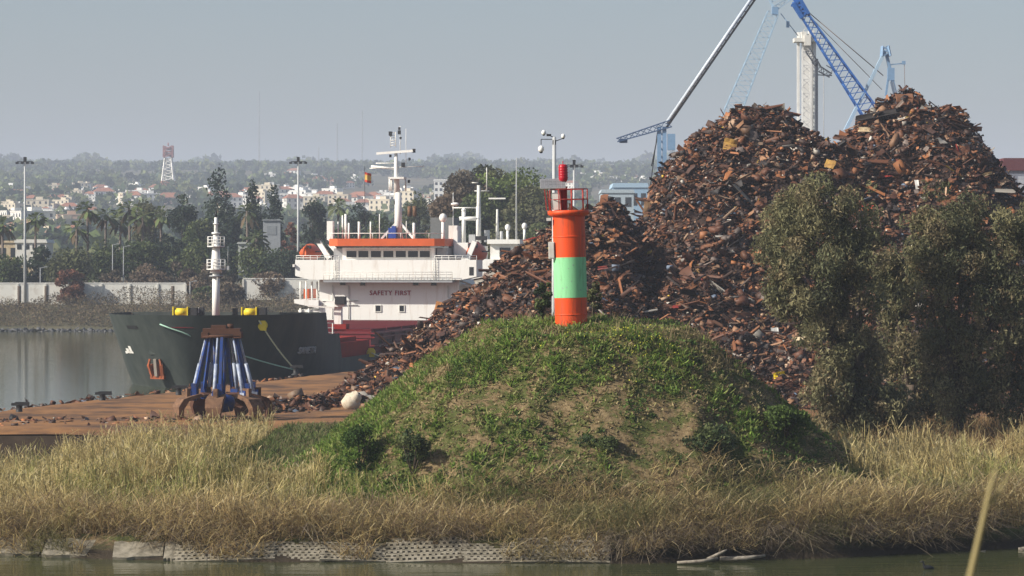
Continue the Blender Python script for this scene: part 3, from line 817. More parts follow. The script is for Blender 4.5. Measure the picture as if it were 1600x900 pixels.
def rope_path(name, pts, sag, r_, m_, label):
    p0, p1 = pts[-2], pts[-1]; out = [Vector(p) for p in pts[:-2]]
    for i_ in range(15):
        t = i_ / 14; p = p0.lerp(p1, t); p.z -= sag * 4 * t * (1 - t); out.append(p)
    return tag(MB().tube(out, r_, 6).build(name, m_), label=label, cat="mooring rope")
d0, z0 = hull_at(250, 505, -1); pa = SM @ on_hull(d0, z0, -1, .1)[0]
rope_path("mooring_rope", [SM @ on_hull(*hull_at(x_, y_, -1), -1, .2)[0] for x_, y_ in ((251, 505), (266, 511))] + [SM @ Vector((stem_x(5.6) + .2, 0, 5.6)), BP], .3, .07, rope_g, "long green and white mooring rope running from the bow past the blue grab")
d0, z0 = hull_at(404, 500, 1); pb_ = SM @ on_hull(d0, z0, 1, .1)[0]
rope("mooring_rope", pb_, BP, .3, .075, rope_m, "short cream mooring rope slanting from the yellow rat guard to the bollard")
pc_ = SM @ Vector((-25, HB, 2.6)); pd_ = P(640, 556, 335); pd_.z = 1.6
rope("mooring_rope", pc_, pd_, .2, .06, rope_m, "slack mooring rope behind the yellow rat guard below the red hatch")
def rat_guard(p, label):
    o = empty("rat_guard", p, 0, label=label, cat="rat guard", group="yellow rat guards on the mooring ropes")
    b = MB(); b.lathe([(.04, .1), (.3, .08), (.5, 0), (.5, -.05), (.04, -.03)], n=18)
    pb = b.build("disc", yellow, o); pb.rotation_euler = (R(70), R(-28), 0)
    b = MB(); b.box((0, -.12, 0), (.55, .1, .95)); b.box((.12, -.12, -.1), (.5, .12, .8)); b.build("plate", yellow, o)
rat_guard(pb_.lerp(BP, .1), "yellow rat guard on the cream rope on the black side of the bow")
rat_guard(pc_.lerp(pd_, .03), "yellow rat guard below the red hatch end of the ship")

# ------------------------------------------------------------------ second vessel moored astern
V2 = empty("moored_ship", (gx(752, 462), 462, 0), SROT + .05, label="white ship with radar gantry and satellite domes moored behind the bridge house", cat="ship")
b = MB(); b.prism([(9, 0), (6, 3.6), (0, 5.6), (-30, 5.6), (-30, -5.6), (0, -5.6), (6, -3.6)], -1, 5); b.build("hull", mat("pale_grey_hull", (.5, .52, .52), .5), V2)
MI2 = (Matrix.Translation(V2.location) @ Matrix.Rotation(SROT + .05, 4, 'Z')).inverted()
def l2(px, py, D=462): return MI2 @ P(px, py, D)
ya, yb_ = l2(713, 400).y, l2(812, 400).y
def z2(py): return gz(py, 462)
b = MB(); b.span((-14, ya, 5), (-.5, yb_, z2(405))); b.span((-13, l2(764, 0).y, z2(405)), (-1.5, l2(808, 0).y, z2(381))); b.span((-13.5, l2(760, 0).y, z2(381)), (-.8, yb_, z2(374))); b.span((-12, l2(712, 0).y, z2(405)), (-3, l2(745, 0).y, z2(384)))
b.build("deckhouse", white, V2)
MB().span((-2, l2(779, 0).y, z2(402)), (-1.4, l2(796, 0).y, z2(387))).build("bridge_window", glass, V2)
b = MB()
for px in (718, 741): b.tube([(-4, l2(px, 0).y, z2(380)), (-4, l2(px, 0).y, z2(328 if px < 730 else 322))], .3, 8)
b.tube([(-4, l2(711, 0).y, z2(341)), (-4, l2(743, 0).y, z2(341))], .3, 8); b.tube([(-4, l2(700, 0).y, z2(324)), (-4, l2(741, 0).y, z2(324))], .1, 6)
b.ball((-4, l2(718, 0).y, z2(328)), .35)
b.build("gantry", white, V2)
b = MB(); b.tube([(-6, l2(739, 0).y, z2(380)), (-6, l2(739, 0).y, z2(288))], [.4, .25], 8); b.tube([(-6, l2(728, 0).y, z2(284)), (-6, l2(738, 0).y, z2(284))], .08, 5); b.tube([(-6, l2(732, 0).y, z2(297)), (-6, l2(756, 0).y, z2(297))], .08, 5)
b.tube([(-6, l2(752, 0).y, z2(297)), (-6, l2(752, 0).y, z2(260))], .08, 5); b.tube([(-6, l2(769, 0).y, z2(380)), (-6, l2(769, 0).y, z2(326))], [.3, .16], 6)
b.build("mast", white_dirty, V2)
MB().bar((-6, l2(755, 0).y, z2(309)), (-6, l2(782, 0).y, z2(309)), .2).build("radar_scanner", white, V2)
for px, py in ((787, 355), (814, 353)):
    b = MB(); b.tube([(-5, l2(px, 0).y, z2(376)), (-5, l2(px, 0).y, z2(py + 5))], .2, 8); b.ball((-5, l2(px, 0).y, z2(py)), .42, sc=(1, 1, 1.2)); b.build("satellite_dome", white, V2)
b = MB(); b.span((-8, l2(723, 0).y, z2(380)), (-6, l2(733, 0).y, z2(366))); b.span((-8, l2(748, 0).y, z2(378)), (-6, l2(754, 0).y, z2(359))); b.tube([(-5, l2(777, 0).y, z2(376)), (-5, l2(777, 0).y, z2(361))], .25, 6); b.tube([(-5, l2(801, 0).y, z2(384)), (-5, l2(801, 0).y, z2(245))], [.16, .06], 6)
b.build("roof_vent", galv, V2)

# ------------------------------------------------------------------ scrap heap
#      apex (x, y, z), slope to the left, right, front, back
CONES = [((7.7, 262, 16.7), .80, .62, .68, .7), ((21.5, 277, 25.6), .74, .66, .70, .8), ((17.5, 275, 23.2), .95, .7, .72, .8), ((35.4, 280, 27.3), .86, 1.3, .8, .8),
         ((32.8, 279, 25.8), .8, 1.2, .78, .8), ((37.6, 281, 26.2), .9, 1.3, .85, .8), ((44.0, 279, 11.0), .7, .95, .7, .7), ((2.0, 263, 12.6), .74, .62, .7, .7), ((-4.0, 262, 7.6), .85, .6, .6, .6),
         ((29, 272, 19.5), .7, .7, .68, .7), ((17, 252, 8.5), .62, .62, .62, .62), ((24, 247, 6.2), .55, .55, .55, .55), ((40, 250, 6.8), .5, .5, .5, .5), ((-9.5, 258, 2.4), .6, .5, .5, .5)]
def heap_z(x, y, detail=True):
    x = np.asarray(x, float); y = np.asarray(y, float)
    wx = x + 1.6 * (fbm(x * .16, y * .16, 61) - .5); wy = y + 1.6 * (fbm(x * .16, y * .16, 62) - .5)
    z = np.full(x.shape, -9.0)
    for (ax_, ay_, az_), sl, sr, sf, sb in CONES:
        dx = wx - ax_; dy = wy - ay_
        qx = np.where(dx < 0, sl, sr) * dx; qy = np.where(dy < 0, sf, sb) * dy
        d = np.sqrt(qx ** 2 + qy ** 2 + .8) - .9
        c = az_ - d
        z = np.maximum(z, c) + .18 * np.exp(-np.abs(z - c))
    z = z - 6.0 * np.exp(-((x - 11.2) / 1.7) ** 2 - ((y - 259) / 6.0) ** 2) - 1.5 * np.exp(-((x - 13.5) / 2.0) ** 2 - ((y - 250) / 5.0) ** 2)
    z = z + 3.4 * (fbm(x * .15, y * .17, 66, 2) - .5) * sstep(2, 7, z) * sstep(27.5, 22, z)
    z = z - 4.2 * np.exp(-((x - 10.9) / 1.6) ** 2) * sstep(263, 269, y)
    if detail: z = z + 2.3 * (fbm(x * .3, y * .34, 63) - .5) * sstep(1, 5, z) + .8 * (fbm(x * .9, y * .9, 64) - .5)
    return z
hxs = np.arange(-22, 60, .45); hys = np.arange(226, 322, .5)
def heap_surface(x, y): return np.maximum(heap_z(x, y), -1.0)
heap_m = mat("heap_core", (.05, .026, .018), .95, col2=(.02, .014, .012), scale=1.2, bump=.6)
heap_o = empty("scrap_heap", (20, 262, QZ), label="huge heap of rusty scrap metal with two peaks on the quay", cat="scrap heap", kind="stuff")
X, Y = np.meshgrid(hxs, hys); nx = len(hxs)
V = np.stack([X.ravel(), Y.ravel(), heap_surface(X.ravel(), Y.ravel()) - .25], 1)
i = (np.arange(len(hys) - 1)[:, None] * nx + np.arange(nx - 1)[None, :]).ravel()
F = np.stack([i, i + 1, i + 1 + nx, i + nx], 1)
F = F[V[F][:, :, 2].max(1) > .6]
core = np_mesh("heap_core", V - np.array([20, 262, QZ]), F, heap_m, parent=heap_o); core["kind"] = "stuff"

def tmpl_box(): 
    v = np.array([(a, b, c) for c in (-.5, .5) for b in (-.5, .5) for a in (-.5, .5)], float)
    return v, np.array([(0, 2, 3, 1), (4, 5, 7, 6), (0, 1, 5, 4), (2, 6, 7, 3), (0, 4, 6, 2), (1, 3, 7, 5)])
def tmpl_sheet():
    v = []; 
    for i_ in range(4):
        for j in range(3): v.append((i_ / 3 - .5, j / 2 - .5, 0))
    f = [(i_ * 3 + j, (i_ + 1) * 3 + j, (i_ + 1) * 3 + j + 1, i_ * 3 + j + 1) for i_ in range(3) for j in range(2)]
    return np.array(v, float), np.array(f)
def tmpl_tube(n=7):
    v = [(.5 * math.cos(2 * math.pi * k / n), .5 * math.sin(2 * math.pi * k / n), z) for z in (-.5, .5) for k in range(n)]
    return np.array(v), np.array([(k, (k + 1) % n, n + (k + 1) % n, n + k) for k in range(n)])
def tmpl_angle():
    v = [(0, 0), (.5, 0), (.5, .06), (.06, .06), (.06, .5), (0, .5)]
    V_ = [(a, b, z) for z in (-.5, .5) for a, b in v]
    return np.array(V_), np.array([(k, (k + 1) % 6, 6 + (k + 1) % 6, 6 + k) for k in range(6)])
def rot_rand(N, nrm, spread):
    """rotation matrices with the local z near the surface normal"""
    z = unit(nrm * .7 + np.array([0, 0, .8]) + rng.normal(size=(N, 3)) * spread)
    x = unit(np.cross(z, rng.normal(size=(N, 3)))); y = np.cross(z, x)
    return np.stack([x, y, z], 2)
def rot_flat(N):
    """long pieces lie mostly level"""
    a = rng.uniform(0, 2 * np.pi, N); z = unit(np.stack([np.cos(a), np.sin(a), rng.normal(0, .45, N)], 1))
    x = unit(np.cross(z, rng.normal(size=(N, 3)))); y = np.cross(z, x)
    return np.stack([x, y, z], 2)
SCRAP_PAL = [(.085, .034, .018), (.14, .055, .024), (.2, .08, .032), (.045, .023, .016), (.02, .014, .013), (.22, .12, .065), (.3, .2, .13), (.13, .1, .085), (.5, .46, .4), (.1, .13, .18), (.45, .3, .04), (.3, .035, .025), (.26, .1, .035)]
SCRAP_W = [24, 18, 8, 19, 13, 7, 4.5, 5, 2.6, .9, .25, .2, 4]
def scrap(pos, nrm, size, pk=(.36, .38, .13, .13)):
    N = len(pos); kinds = rng.choice(4, N, p=pk); out = []
    for k_, (tv, tf) in enumerate((tmpl_box(), tmpl_sheet(), tmpl_tube(), tmpl_angle())):
        id_ = np.where(kinds == k_)[0]; n_ = len(id_)
        if not n_: continue
        s = size[id_]
        if k_ == 0: dim = np.stack([s * rng.uniform(.5, 1.3, n_), s * rng.uniform(.35, .9, n_), s * rng.uniform(.08, .7, n_)], 1)
        elif k_ == 1: dim = np.stack([s * rng.uniform(.8, 1.9, n_), s * rng.uniform(.5, 1.2, n_), s], 1)
        elif k_ == 2: w_ = s * rng.uniform(.06, .2, n_); dim = np.stack([w_, w_, s * rng.uniform(.6, 2.8, n_)], 1)
        else: w_ = s * rng.uniform(.25, .7, n_); dim = np.stack([w_, w_, s * rng.uniform(1.2, 3.6, n_)], 1)
        v = np.repeat(tv[None], n_, 0).copy()
        v += rng.normal(size=v.shape) * np.array([.06, .06, .05 if k_ != 1 else .16])
        if k_ == 1: v[:, :, 2] += (v[:, :, 0] ** 2) * rng.uniform(-.4, .4, n_)[:, None]
        v = v * dim[:, None, :]
        Rm = rot_rand(n_, nrm[id_], .5) if k_ < 2 else rot_flat(n_)
        v = np.einsum('nij,nkj->nki', Rm, v) + pos[id_][:, None, :]
        c = pick(SCRAP_PAL, n_, SCRAP_W) * rng.uniform(.5, 1.5, (n_, 1))
        c[(s > .45) & (c.mean(1) > .3)] *= .45
        C = np.repeat(c[:, None], len(tv), 1) * rng.uniform(.8, 1.2, (n_, len(tv), 1))
        Fk = (tf[None] + (np.arange(n_) * len(tv))[:, None, None]).reshape(-1, 4)
        out.append((v.reshape(-1, 3), Fk, C.reshape(-1, 3)))
    return cat(out)
def on_heap(N, x0, x1, y0, y1, zmin=.9, bias=None):
    x = rng.uniform(x0, x1, N * 3); y = rng.uniform(y0, y1, N * 3); z = heap_z(x, y)
    k_ = np.where(z > zmin)[0][:N]
    x, y, z = x[k_], y[k_], z[k_]; e = .6
    gxx = (heap_z(x + e, y, False) - heap_z(x - e, y, False)) / (2 * e); gyy = (heap_z(x, y + e, False) - heap_z(x, y - e, False)) / (2 * e)
    n_ = unit(np.stack([-gxx, -gyy, np.ones(len(x))], 1))
    return np.stack([x, y, z], 1), n_
p1, n1 = on_heap(74000, -16, 52, 230, 288)
s1 = np.clip(rng.lognormal(-1.44, .52, len(p1)), .09, 1.0)
p2, n2 = on_heap(3400, -14, 52, 232, 286)
s2 = np.clip(rng.lognormal(-.5, .38, len(p2)), .35, 1.3)
pp = np.concatenate([p1 + n1 * rng.uniform(-.25, .45, (len(p1), 1)), p2 + n2 * rng.uniform(-.1, .45, (len(p2), 1))])
# loose scrap spilled towards the grab
ns = 1500
xs_ = rng.uniform(-18.5, -7, ns); ys_ = 246 + (xs_ + 13) * 2.2 + rng.normal(0, 3.0, ns)
hs_ = .75 * np.exp(-((ys_ - 246 - (xs_ + 13) * 2.2) / 3.0) ** 2) * (.35 + fbm(xs_ * .5, ys_ * .5, 65))
sp_ = np.stack([xs_, ys_, QZ + hs_ * rng.uniform(.2, 1.5, ns)], 1)
ss_ = np.clip(rng.lognormal(-.95, .45, ns), .15, 1.0)
pp1, pp2 = pp[:len(p1)], pp[len(p1):]
v, f, c = cat([scrap(np.concatenate([pp1, sp_]), np.concatenate([n1, np.tile([0, 0, 1.0], (ns, 1))]), np.concatenate([s1, ss_])), scrap(pp2, n2, s2, (.38, .42, .05, .15))])
p3_, n3_ = on_heap(1500, -14, 52, 232, 286)
long_ = scrap(p3_ + n3_ * rng.uniform(.0, .35, (len(p3_), 1)), n3_, rng.uniform(.5, 1.25, len(p3_)), (0, .12, .4, .48))
v, f, c = cat([(v, f, c), long_])
np_mesh("scrap_pieces", v - np.array([20, 262, QZ]), f, M_scrap, c, parent=heap_o)["kind"] = "stuff"

# recognisable larger pieces lying on the heap
def heap_point(px, py):
    for D in np.arange(228, 300, .25):
        x, z = gx(px, D), gz(py, D)
        if heap_z(np.array([x]), np.array([D]))[0] >= z: return Vector((x, D - .5, z))
    return P(px, py, 268)
def sheet_piece(px, py, wpx, hpx, m_, label, cat_="scrap metal", nm="scrap_sheet", tilt=None):
    p = heap_point(px, py); s = FPX / p.y
    w, hh = wpx / s, hpx / s
    me_ = MB(); nx_, ny_ = 4, 3
    ph = random.uniform(0, 6); pts = []
    for dz in (0, .07):
        for j in range(ny_ + 1):
            for i_ in range(nx_ + 1):
                u, t = i_ / nx_ - .5, j / ny_ - .5
                pts.append((u * w + random.uniform(-.05, .05) * w, -.25 * math.sin(u * 4 + ph) * .5 * w * .5 - dz + .12 * w * math.sin(t * 5 + ph), t * hh + random.uniform(-.05, .05) * hh))
    W_ = nx_ + 1; L_ = W_ * (ny_ + 1); fs = []
    for j in range(ny_):
        for i_ in range(nx_):
            a = j * W_ + i_; fs += [(a + L_, a + L_ + 1, a + L_ + W_ + 1, a + L_ + W_), (a, a + W_, a + W_ + 1, a + 1)]
    rim = [i_ for i_ in range(W_)] + [j * W_ + nx_ for j in range(1, ny_ + 1)] + [ny_ * W_ + i_ for i_ in range(nx_ - 1, -1, -1)] + [j * W_ for j in range(ny_ - 1, 0, -1)]
    for a, b_ in zip(rim, rim[1:] + rim[:1]): fs.append((a, b_, b_ + L_, a + L_))
    me_.add(pts, fs)
    o = me_.build(nm, m_); o.location = p
    o.rotation_euler = (R(random.uniform(-30, -5)), R(tilt if tilt is not None else random.uniform(-15, 15)), R(random.uniform(-25, 10)))
    return tag(o, label=label, cat=cat_, group="larger pieces lying on the scrap heap")
ochre = mat("ochre_paint", (.42, .25, .05), .7, col2=(.2, .1, .04), scale=2)
cream = mat("cream_paint", (.6, .5, .33), .7, col2=(.35, .24, .13), scale=2)
tan = mat("tan_rust", (.3, .19, .1), .8, col2=(.16, .08, .04), scale=2)
brown = mat("brown_rust", (.2, .09, .045), .85, col2=(.11, .05, .028), scale=2)
for a in ((1140, 227, 20, 19, ochre, "ochre metal panel near the top of the left peak"), (1016, 330, 22, 26, tan, "tan rectangular box side at the left edge of the main scrap heap"),
          (1412, 157, 26, 22, brown, "brown sheet leaning on the crown of the tallest scrap peak"), (1427, 179, 14, 10, ochre, "dull yellow plate just below the tallest scrap peak"),
          (1352, 204, 22, 9, cream, "cream bent sheet in the saddle between the two scrap peaks"), (1296, 257, 16, 14, ochre, "orange yellow plate above the left roadside tree"),
          (1243, 220, 26, 9, cream, "long cream slab below the dip between the peaks"), (1255, 533, 22, 14, cream, "cream crumpled panel near the heap's foot beside the left tree"),
          (1217, 586, 18, 9, yellow, "bright yellow plate low on the heap beside the green mound"), (1152, 446, 22, 15, tan, "tan square plate on the lower right face of the heap"),
          (690, 487, 24, 28, mat("orange_rust", (.34, .15, .05), .85, col2=(.2, .08, .03), scale=2), "orange brown rusty block at the heap's left end in front of the ship"), (1055, 272, 8, 26, white_dirty, "narrow white upright sheet on the left peak's flank"),
          (1008, 402, 30, 8, tan, "long tan plate above the dark hollow of the heap"), (1110, 384, 22, 8, brown, "reddish plate lying flat across the middle of the heap"),
          (1182, 510, 24, 18, tan, "buckled tan sheet low on the heap right of the mound"), (1192, 540, 20, 14, brown, "rust brown curved sheet low on the heap right of the mound"),
          (1537, 275, 26, 6, cream, "thin cream plank on the dark right slope of the tallest peak"), (1432, 292, 6, 22, white_dirty, "narrow white strip standing between the two roadside trees"),
          (1210, 520, 12, 16, white_dirty, "small white scrap drum near the heap's foot"), (1090, 420, 12, 12, ochre, "small ochre plate in the middle of the heap")):
    sheet_piece(*a)
b = MB(); b.ball((0, 0, .55), .75, sc=(1, .9, .85), nu=12, nv=7); b.ball((.35, -.2, .9), .45, nu=9, nv=6)
for i_ in range(len(b.v)): b.v[i_] = tuple(c_ * random.uniform(.88, 1.1) for c_ in b.v[i_])
o = b.build("sack", mat("cream_sacking", (.62, .55, .43), .9, col2=(.4, .33, .24), scale=3)); o.location = P(548, 641, 237); o.location.z = QZ
tag(o, label="pale cream sack lying by the grassy mound's left foot among loose scrap", cat="sack")

# debris on the quay
ndb = 520
xd = np.concatenate([rng.uniform(-42, -18, 320), rng.uniform(-40, -20, 200)]); yd_ = np.concatenate([219 + rng.normal(0, 2.6, 320) + (xd[:320] + 30) * .2, np.zeros(200)])
yd_[320:] = QA[1] + (xd[320:] - QA[0]) / QK - rng.uniform(.5, 4, 200)
v, f, c = scrap(np.stack([xd, yd_, QZ + rng.uniform(0, .15, ndb)], 1), np.tile([0, 0, 1.0], (ndb, 1)), np.clip(rng.lognormal(-1.3, .5, ndb), .1, .8))
tag(np_mesh("quay_debris", v, f, M_scrap, c), label="scattered scrap fragments along the brown quay", cat="debris", kind="stuff")

# ------------------------------------------------------------------ orange-peel grab
GD = 222.0
gb = empty("scrap_grab", (gx(347, GD), GD, QZ), label="big blue orange-peel scrap grab with rusty claws standing on the quay", cat="grab")
s22 = GD / FPX
def gzz(py): return gz(py, GD) - QZ
b = MB(); b.span((-1.3, -.7, gzz(522)), (1.3, .7, gzz(513))); b.span((-.75, -.5, gzz(513)), (.3, .5, gzz(508))); b.span((-1.4, -.85, gzz(528)), (-.9, .85, gzz(519))); b.span((.85, -.85, gzz(528)), (1.4, .85, gzz(518))); b.tube([(.6, -.2, gzz(514)), (.6, -.2, gzz(506))], .22, 8); b.tube([(-1.3, -.75, gzz(525)), (1.3, -.75, gzz(525))], .12, 6)
b.build("crosshead", rust, gb)
silver = mat("worn_pale_blue", (.42, .46, .52), .4, col2=(.15, .2, .35), scale=3)
zt_g, zb_g = gzz(527), gzz(618)
for i_, a in enumerate((-150, -95, -40, 15, 70, 125)):
    ca, sa = math.cos(R(a)), math.sin(R(a))
    T0 = Vector((1.2 * ca, .75 * sa, zt_g)); B0 = Vector((2.25 * ca, 2.0 * sa, zb_g))
    td = Vector((-sa, ca, 0))
    b = MB(); b.bar(T0 + td * .16, B0 + td * .2, .2, .2)
    b.bar(B0 + td * .2 - Vector((0, 0, .3)), B0 + td * .2 + Vector((0, 0, .9)), .34, .34); b.box(B0 + Vector((0, 0, .1)), (.55, .55, .6), rz=R(a))
    ar = b.build("arm", blue, gb)
    b = MB(); mid = T0.lerp(B0, .45)
    b.tube([T0 - td * .14, mid - td * .16], .075, 8); b.tube([mid - td * .16, B0 - td * .18], .135, 8); b.box(B0 - td * .18, (.4, .3, .5), rz=R(a))
    b.build("hydraulic_cylinder", silver, ar)
    # claw
    pr = [(1.7, zb_g + .1, .55), (2.35, zb_g - .05, .6), (3.0, zb_g - .25, .62), (3.35, zb_g - .8, .58), (3.3, zb_g - 1.4, .42), (2.95, max(-.05, zb_g - 2.1), .12)]
    b = MB(); vs = []
    for r_, z_, w_ in pr:
        th = .2
        for dr in (-th, th):
            for k_ in (-1, 1): vs.append(Vector((ca * (r_ + dr), sa * (r_ + dr) * .95, z_ + dr * .4)) + td * (k_ * w_))
    fs = []
    for j in range(len(pr) - 1):
        o_ = j * 4; p_ = o_ + 4
        fs += [(o_, o_ + 1, p_ + 1, p_), (o_ + 3, o_ + 2, p_ + 2, p_ + 3), (o_ + 2, o_, p_, p_ + 2), (o_ + 1, o_ + 3, p_ + 3, p_ + 1)]
    fs += [(0, 2, 3, 1), (len(vs) - 4, len(vs) - 3, len(vs) - 1, len(vs) - 2)]
    b.add(vs, fs); b.box(Vector((ca * 2.3, sa * 2.2, zb_g + .25)), (.9, .3, .6), rz=R(a))
    b.build("claw", rust_pale if i_ in (0, 1, 2) else rust, gb)
b = MB(); b.lathe([(.05, zb_g - 1.2), (.75, zb_g - 1.1), (.95, zb_g - .5), (.8, zb_g - .05), (.3, zb_g + .1), (.02, zb_g + .1)], n=14); b.tube([(0, -1.0, zb_g - .7), (0, -1.0, zb_g + .2)], .2, 8)
b.build("hub", blue, gb)
b = MB(); b.tube([(0.1, .1, zb_g), (.25, .1, zt_g)], .12, 8); b.tube([(-.45, -.1, zb_g), (-.55, -.1, zt_g)], .1, 8); b.build("centre_rod", blue, gb)

# ------------------------------------------------------------------ cranes and tower beyond the heap
CD = 470.0
def pc3(px, py, dy=0): return P(px, py, CD + dy) 
c1 = empty("harbour_crane", (gx(1036, CD), CD, QZ), label="blue harbour crane with long pale boom leaning right and short counter jib at left", cat="crane")
def L1(px, py, dy=0): return pc3(px, py, dy) - c1.location
b = MB(); b.tube([L1(1041, 193), L1(1200, -40)], .26, 8); b.bar(L1(1042, 199, .5), L1(1202, -33, .5), .14, .3, m=1)
for i_ in range(26):
    t = i_ / 26; p = L1(1041, 196).lerp(L1(1200, -37), t); b.box(p + Vector((.1, -.05, -.12)), (.3, .5, .1), m=1)
b.build("boom", [mat("boom_pale_grey", (.58, .64, .72), .5), MATS["dark_steel"]], c1)
b = MB(); b.lattice(L1(1048, 193), L1(964, 219), 1.0, .5, 9, .16, m=0); b.span(L1(968, 223), L1(980, 217, 1.0)); b.build("counter_jib", mat("crane_slate_blue", (.06, .11, .22), .5), c1)
b = MB(); b.bar(L1(1030, 198), L1(1030, 420), .6); b.bar(L1(1038, 198), L1(1040, 420), .6); b.bar(L1(1030, 198, 2), L1(1030, 420, 2), .5)
for y in range(205, 420, 12): b.bar(L1(1030, y), L1(1039, y + 10), .22)
b.box(L1(1049, 222), (1.1, 1.4, 2.4)); b.bar(L1(1044, 212), L1(1054, 212), .2)
b.build("mast", blue_grey, c1)
b = MB(); b.tube([L1(1030, 200), L1(1018, 260)], .09, 5); b.tube([L1(1028, 200), L1(1015, 300)], .07, 5); b.build("stay_cable", dark, c1)

c2 = empty("harbour_crane", (gx(1120, CD + 30), CD + 30, QZ), label="pale blue lattice boom crane standing behind the left scrap peak", cat="crane")
def L2(px, py, dy=30): return pc3(px, py, dy) - c2.location
b = MB(); b.lattice(L2(1118, 240), L2(1208, 20), 3.0, 1.7, 26, .19, rb=.1)
b.build("boom", blue_pale, c2)
b = MB(); b.lattice(L2(1209, 14), L2(1243, -8), .8, .5, 5, .14); b.bar(L2(1209, 14), L2(1202, -2), .4); b.box(L2(1211, 17), (1.0, 1.0, 1.2), m=1); b.bar(L2(1203, 4), L2(1224, -6), .22)
b.build("jib", [blue_pale, blue_grey], c2)
b = MB(); b.tube([L2(1220, 21), L2(1247, 56)], .07, 5); b.box(L2(1231, 38), (.5, .4, 1.0)); b.build("stay_cable", blue_grey, c2)
b = MB(); b.lattice(L2(1118, 240), L2(1118, 400), 4, 4, 8, .4); b.build("mast", blue_pale, c2)

c3 = empty("harbour_crane", (gx(1380, CD - 20), CD - 20, QZ), label="deep blue lattice boom crane with pale A-frame beside the tallest scrap peak", cat="crane")
def L3(px, py, dy=-20): return pc3(px, py, dy) - c3.location
b = MB(); b.lattice(L3(1370, 192), L3(1256, 22), 2.4, 1.0, 20, .2, rb=.11); b.lattice(L3(1258, 25), L3(1244, 2), 1.0, 1.1, 5, .5); b.bar(L3(1258, 25), L3(1243, -4), .9, .9)
b.bar(L3(1243, 2), L3(1236, 10), .2)
b.build("boom", blue_crane, c3)
b = MB(); b.bar(L3(1383, 80), L3(1320, 205), .42); b.bar(L3(1383, 80, -18), L3(1320, 205, -18), .5); b.build("frame_leg", blue_pale, c3)
b = MB(); b.bar(L3(1385, 84), L3(1401, 150), .35); b.bar(L3(1391, 100), L3(1384, 150), .3); b.bar(L3(1385, 84), L3(1400, 150, -18), .35); b.lattice(L3(1384, 88), L3(1383, 72), 1.2, .8, 3, .25); b.box(L3(1392, 116), (1.0, .5, 1.8))
b.bar(L3(1390, 101), L3(1413, 99), .16); b.box(L3(1412, 98), (.5, .4, .5))
b.build("back_frame", blue_grey, c3)
b = MB(); b.tube([L3(1262, 18), L3(1380, 118)], .07, 5); b.tube([L3(1260, 20), L3(1378, 140)], .05, 5); b.tube([L3(1413, 99), L3(1414, 150)], .04, 4); b.build("stay_cable", mat("cable_brown", (.2, .16, .15), .6), c3)
b = MB(); b.span(L3(1340, 400, -26), L3(1400, 210)); b.build("machinery_house", blue_crane, c3)

TD = 620.0
t0 = empty("white_tower", (gx(1261, TD), TD, 0), label="tall white lattice fronted tower rising between the two scrap peaks", cat="tower")
b = MB(); w1, w0 = gx(1268, TD) - t0.location.x, gx(1253, TD) - t0.location.x
b.span((w0 + .1, .4, 0), (w1 - .1, 2, gz(60, TD))); b.span((w0, -1, 0), (w0 + .22, -.7, gz(60, TD))); b.span((w1 - .4, -1, 0), (w1, -.6, gz(60, TD))); b.span((w1 + .25, -.2, 0), (gx(1275, TD) - t0.location.x, 2.4, gz(64, TD))); b.span((w0 - .9, .4, 0), (w0 - .4, 1, gz(50, TD)))
b.build("shaft", mat("tower_white", (.75, .75, .73), .7, col2=(.6, .6, .58), scale=.3), t0)
b = MB()
for i_ in range(40): z_ = 4 + i_ * 1.36; b.bar((w0 + .1, -.85, z_), (w1 - .2, -.85, z_ + (1.36 if i_ % 2 else 0) + .02), .14); b.bar((w0 + .1, -.85, z_ + 1.36), (w1 - .2, -.85, z_), .14)
b.build("bracing", mat("tower_grey", (.62, .62, .61), .7), t0)
b = MB(); b.span((w0 - 1.6, -1.6, gz(66, TD)), (w1 + 1.7, 2.2, gz(60, TD))); b.span((w0 - .2, -1.3, gz(60, TD)), (w0 + .8, 1.6, gz(50, TD))); b.span((w1 - .6, -1.3, gz(60, TD)), (w1 + .4, 1.6, gz(48, TD))); b.span((w0 + .3, -2.0, gz(72, TD)), (w1 - .3, -1, gz(56, TD)))
b.build("head_platform", white_dirty, t0)
c4 = empty("jib_crane", (gx(1273, TD - 15), TD - 15, 0), label="dark curved jib with a hanging cable on the white tower's right side", cat="crane")
def L4(px, py): return P(px, py, TD - 15) - c4.location
b = MB(); pts = [L4(1262, 78), L4(1272, 94), L4(1281, 108), L4(1298, 118)]
for a, e in zip(pts, pts[1:]): b.lattice(a, e, 1.0, .8, 4, .16)
b.bar(L4(1278, 117), L4(1300, 118), .2); b.tube([L4(1298, 118), L4(1301, 108), L4(1291, 102)], .12, 5); b.bar(L4(1276, 92), L4(1276, 400), .5); b.build("jib", mat("crane_charcoal", (.06, .07, .09), .6), c4)
MB().tube([L4(1287, 118), L4(1287, 330)], .09, 5).build("hanging_cable", grey, c4)

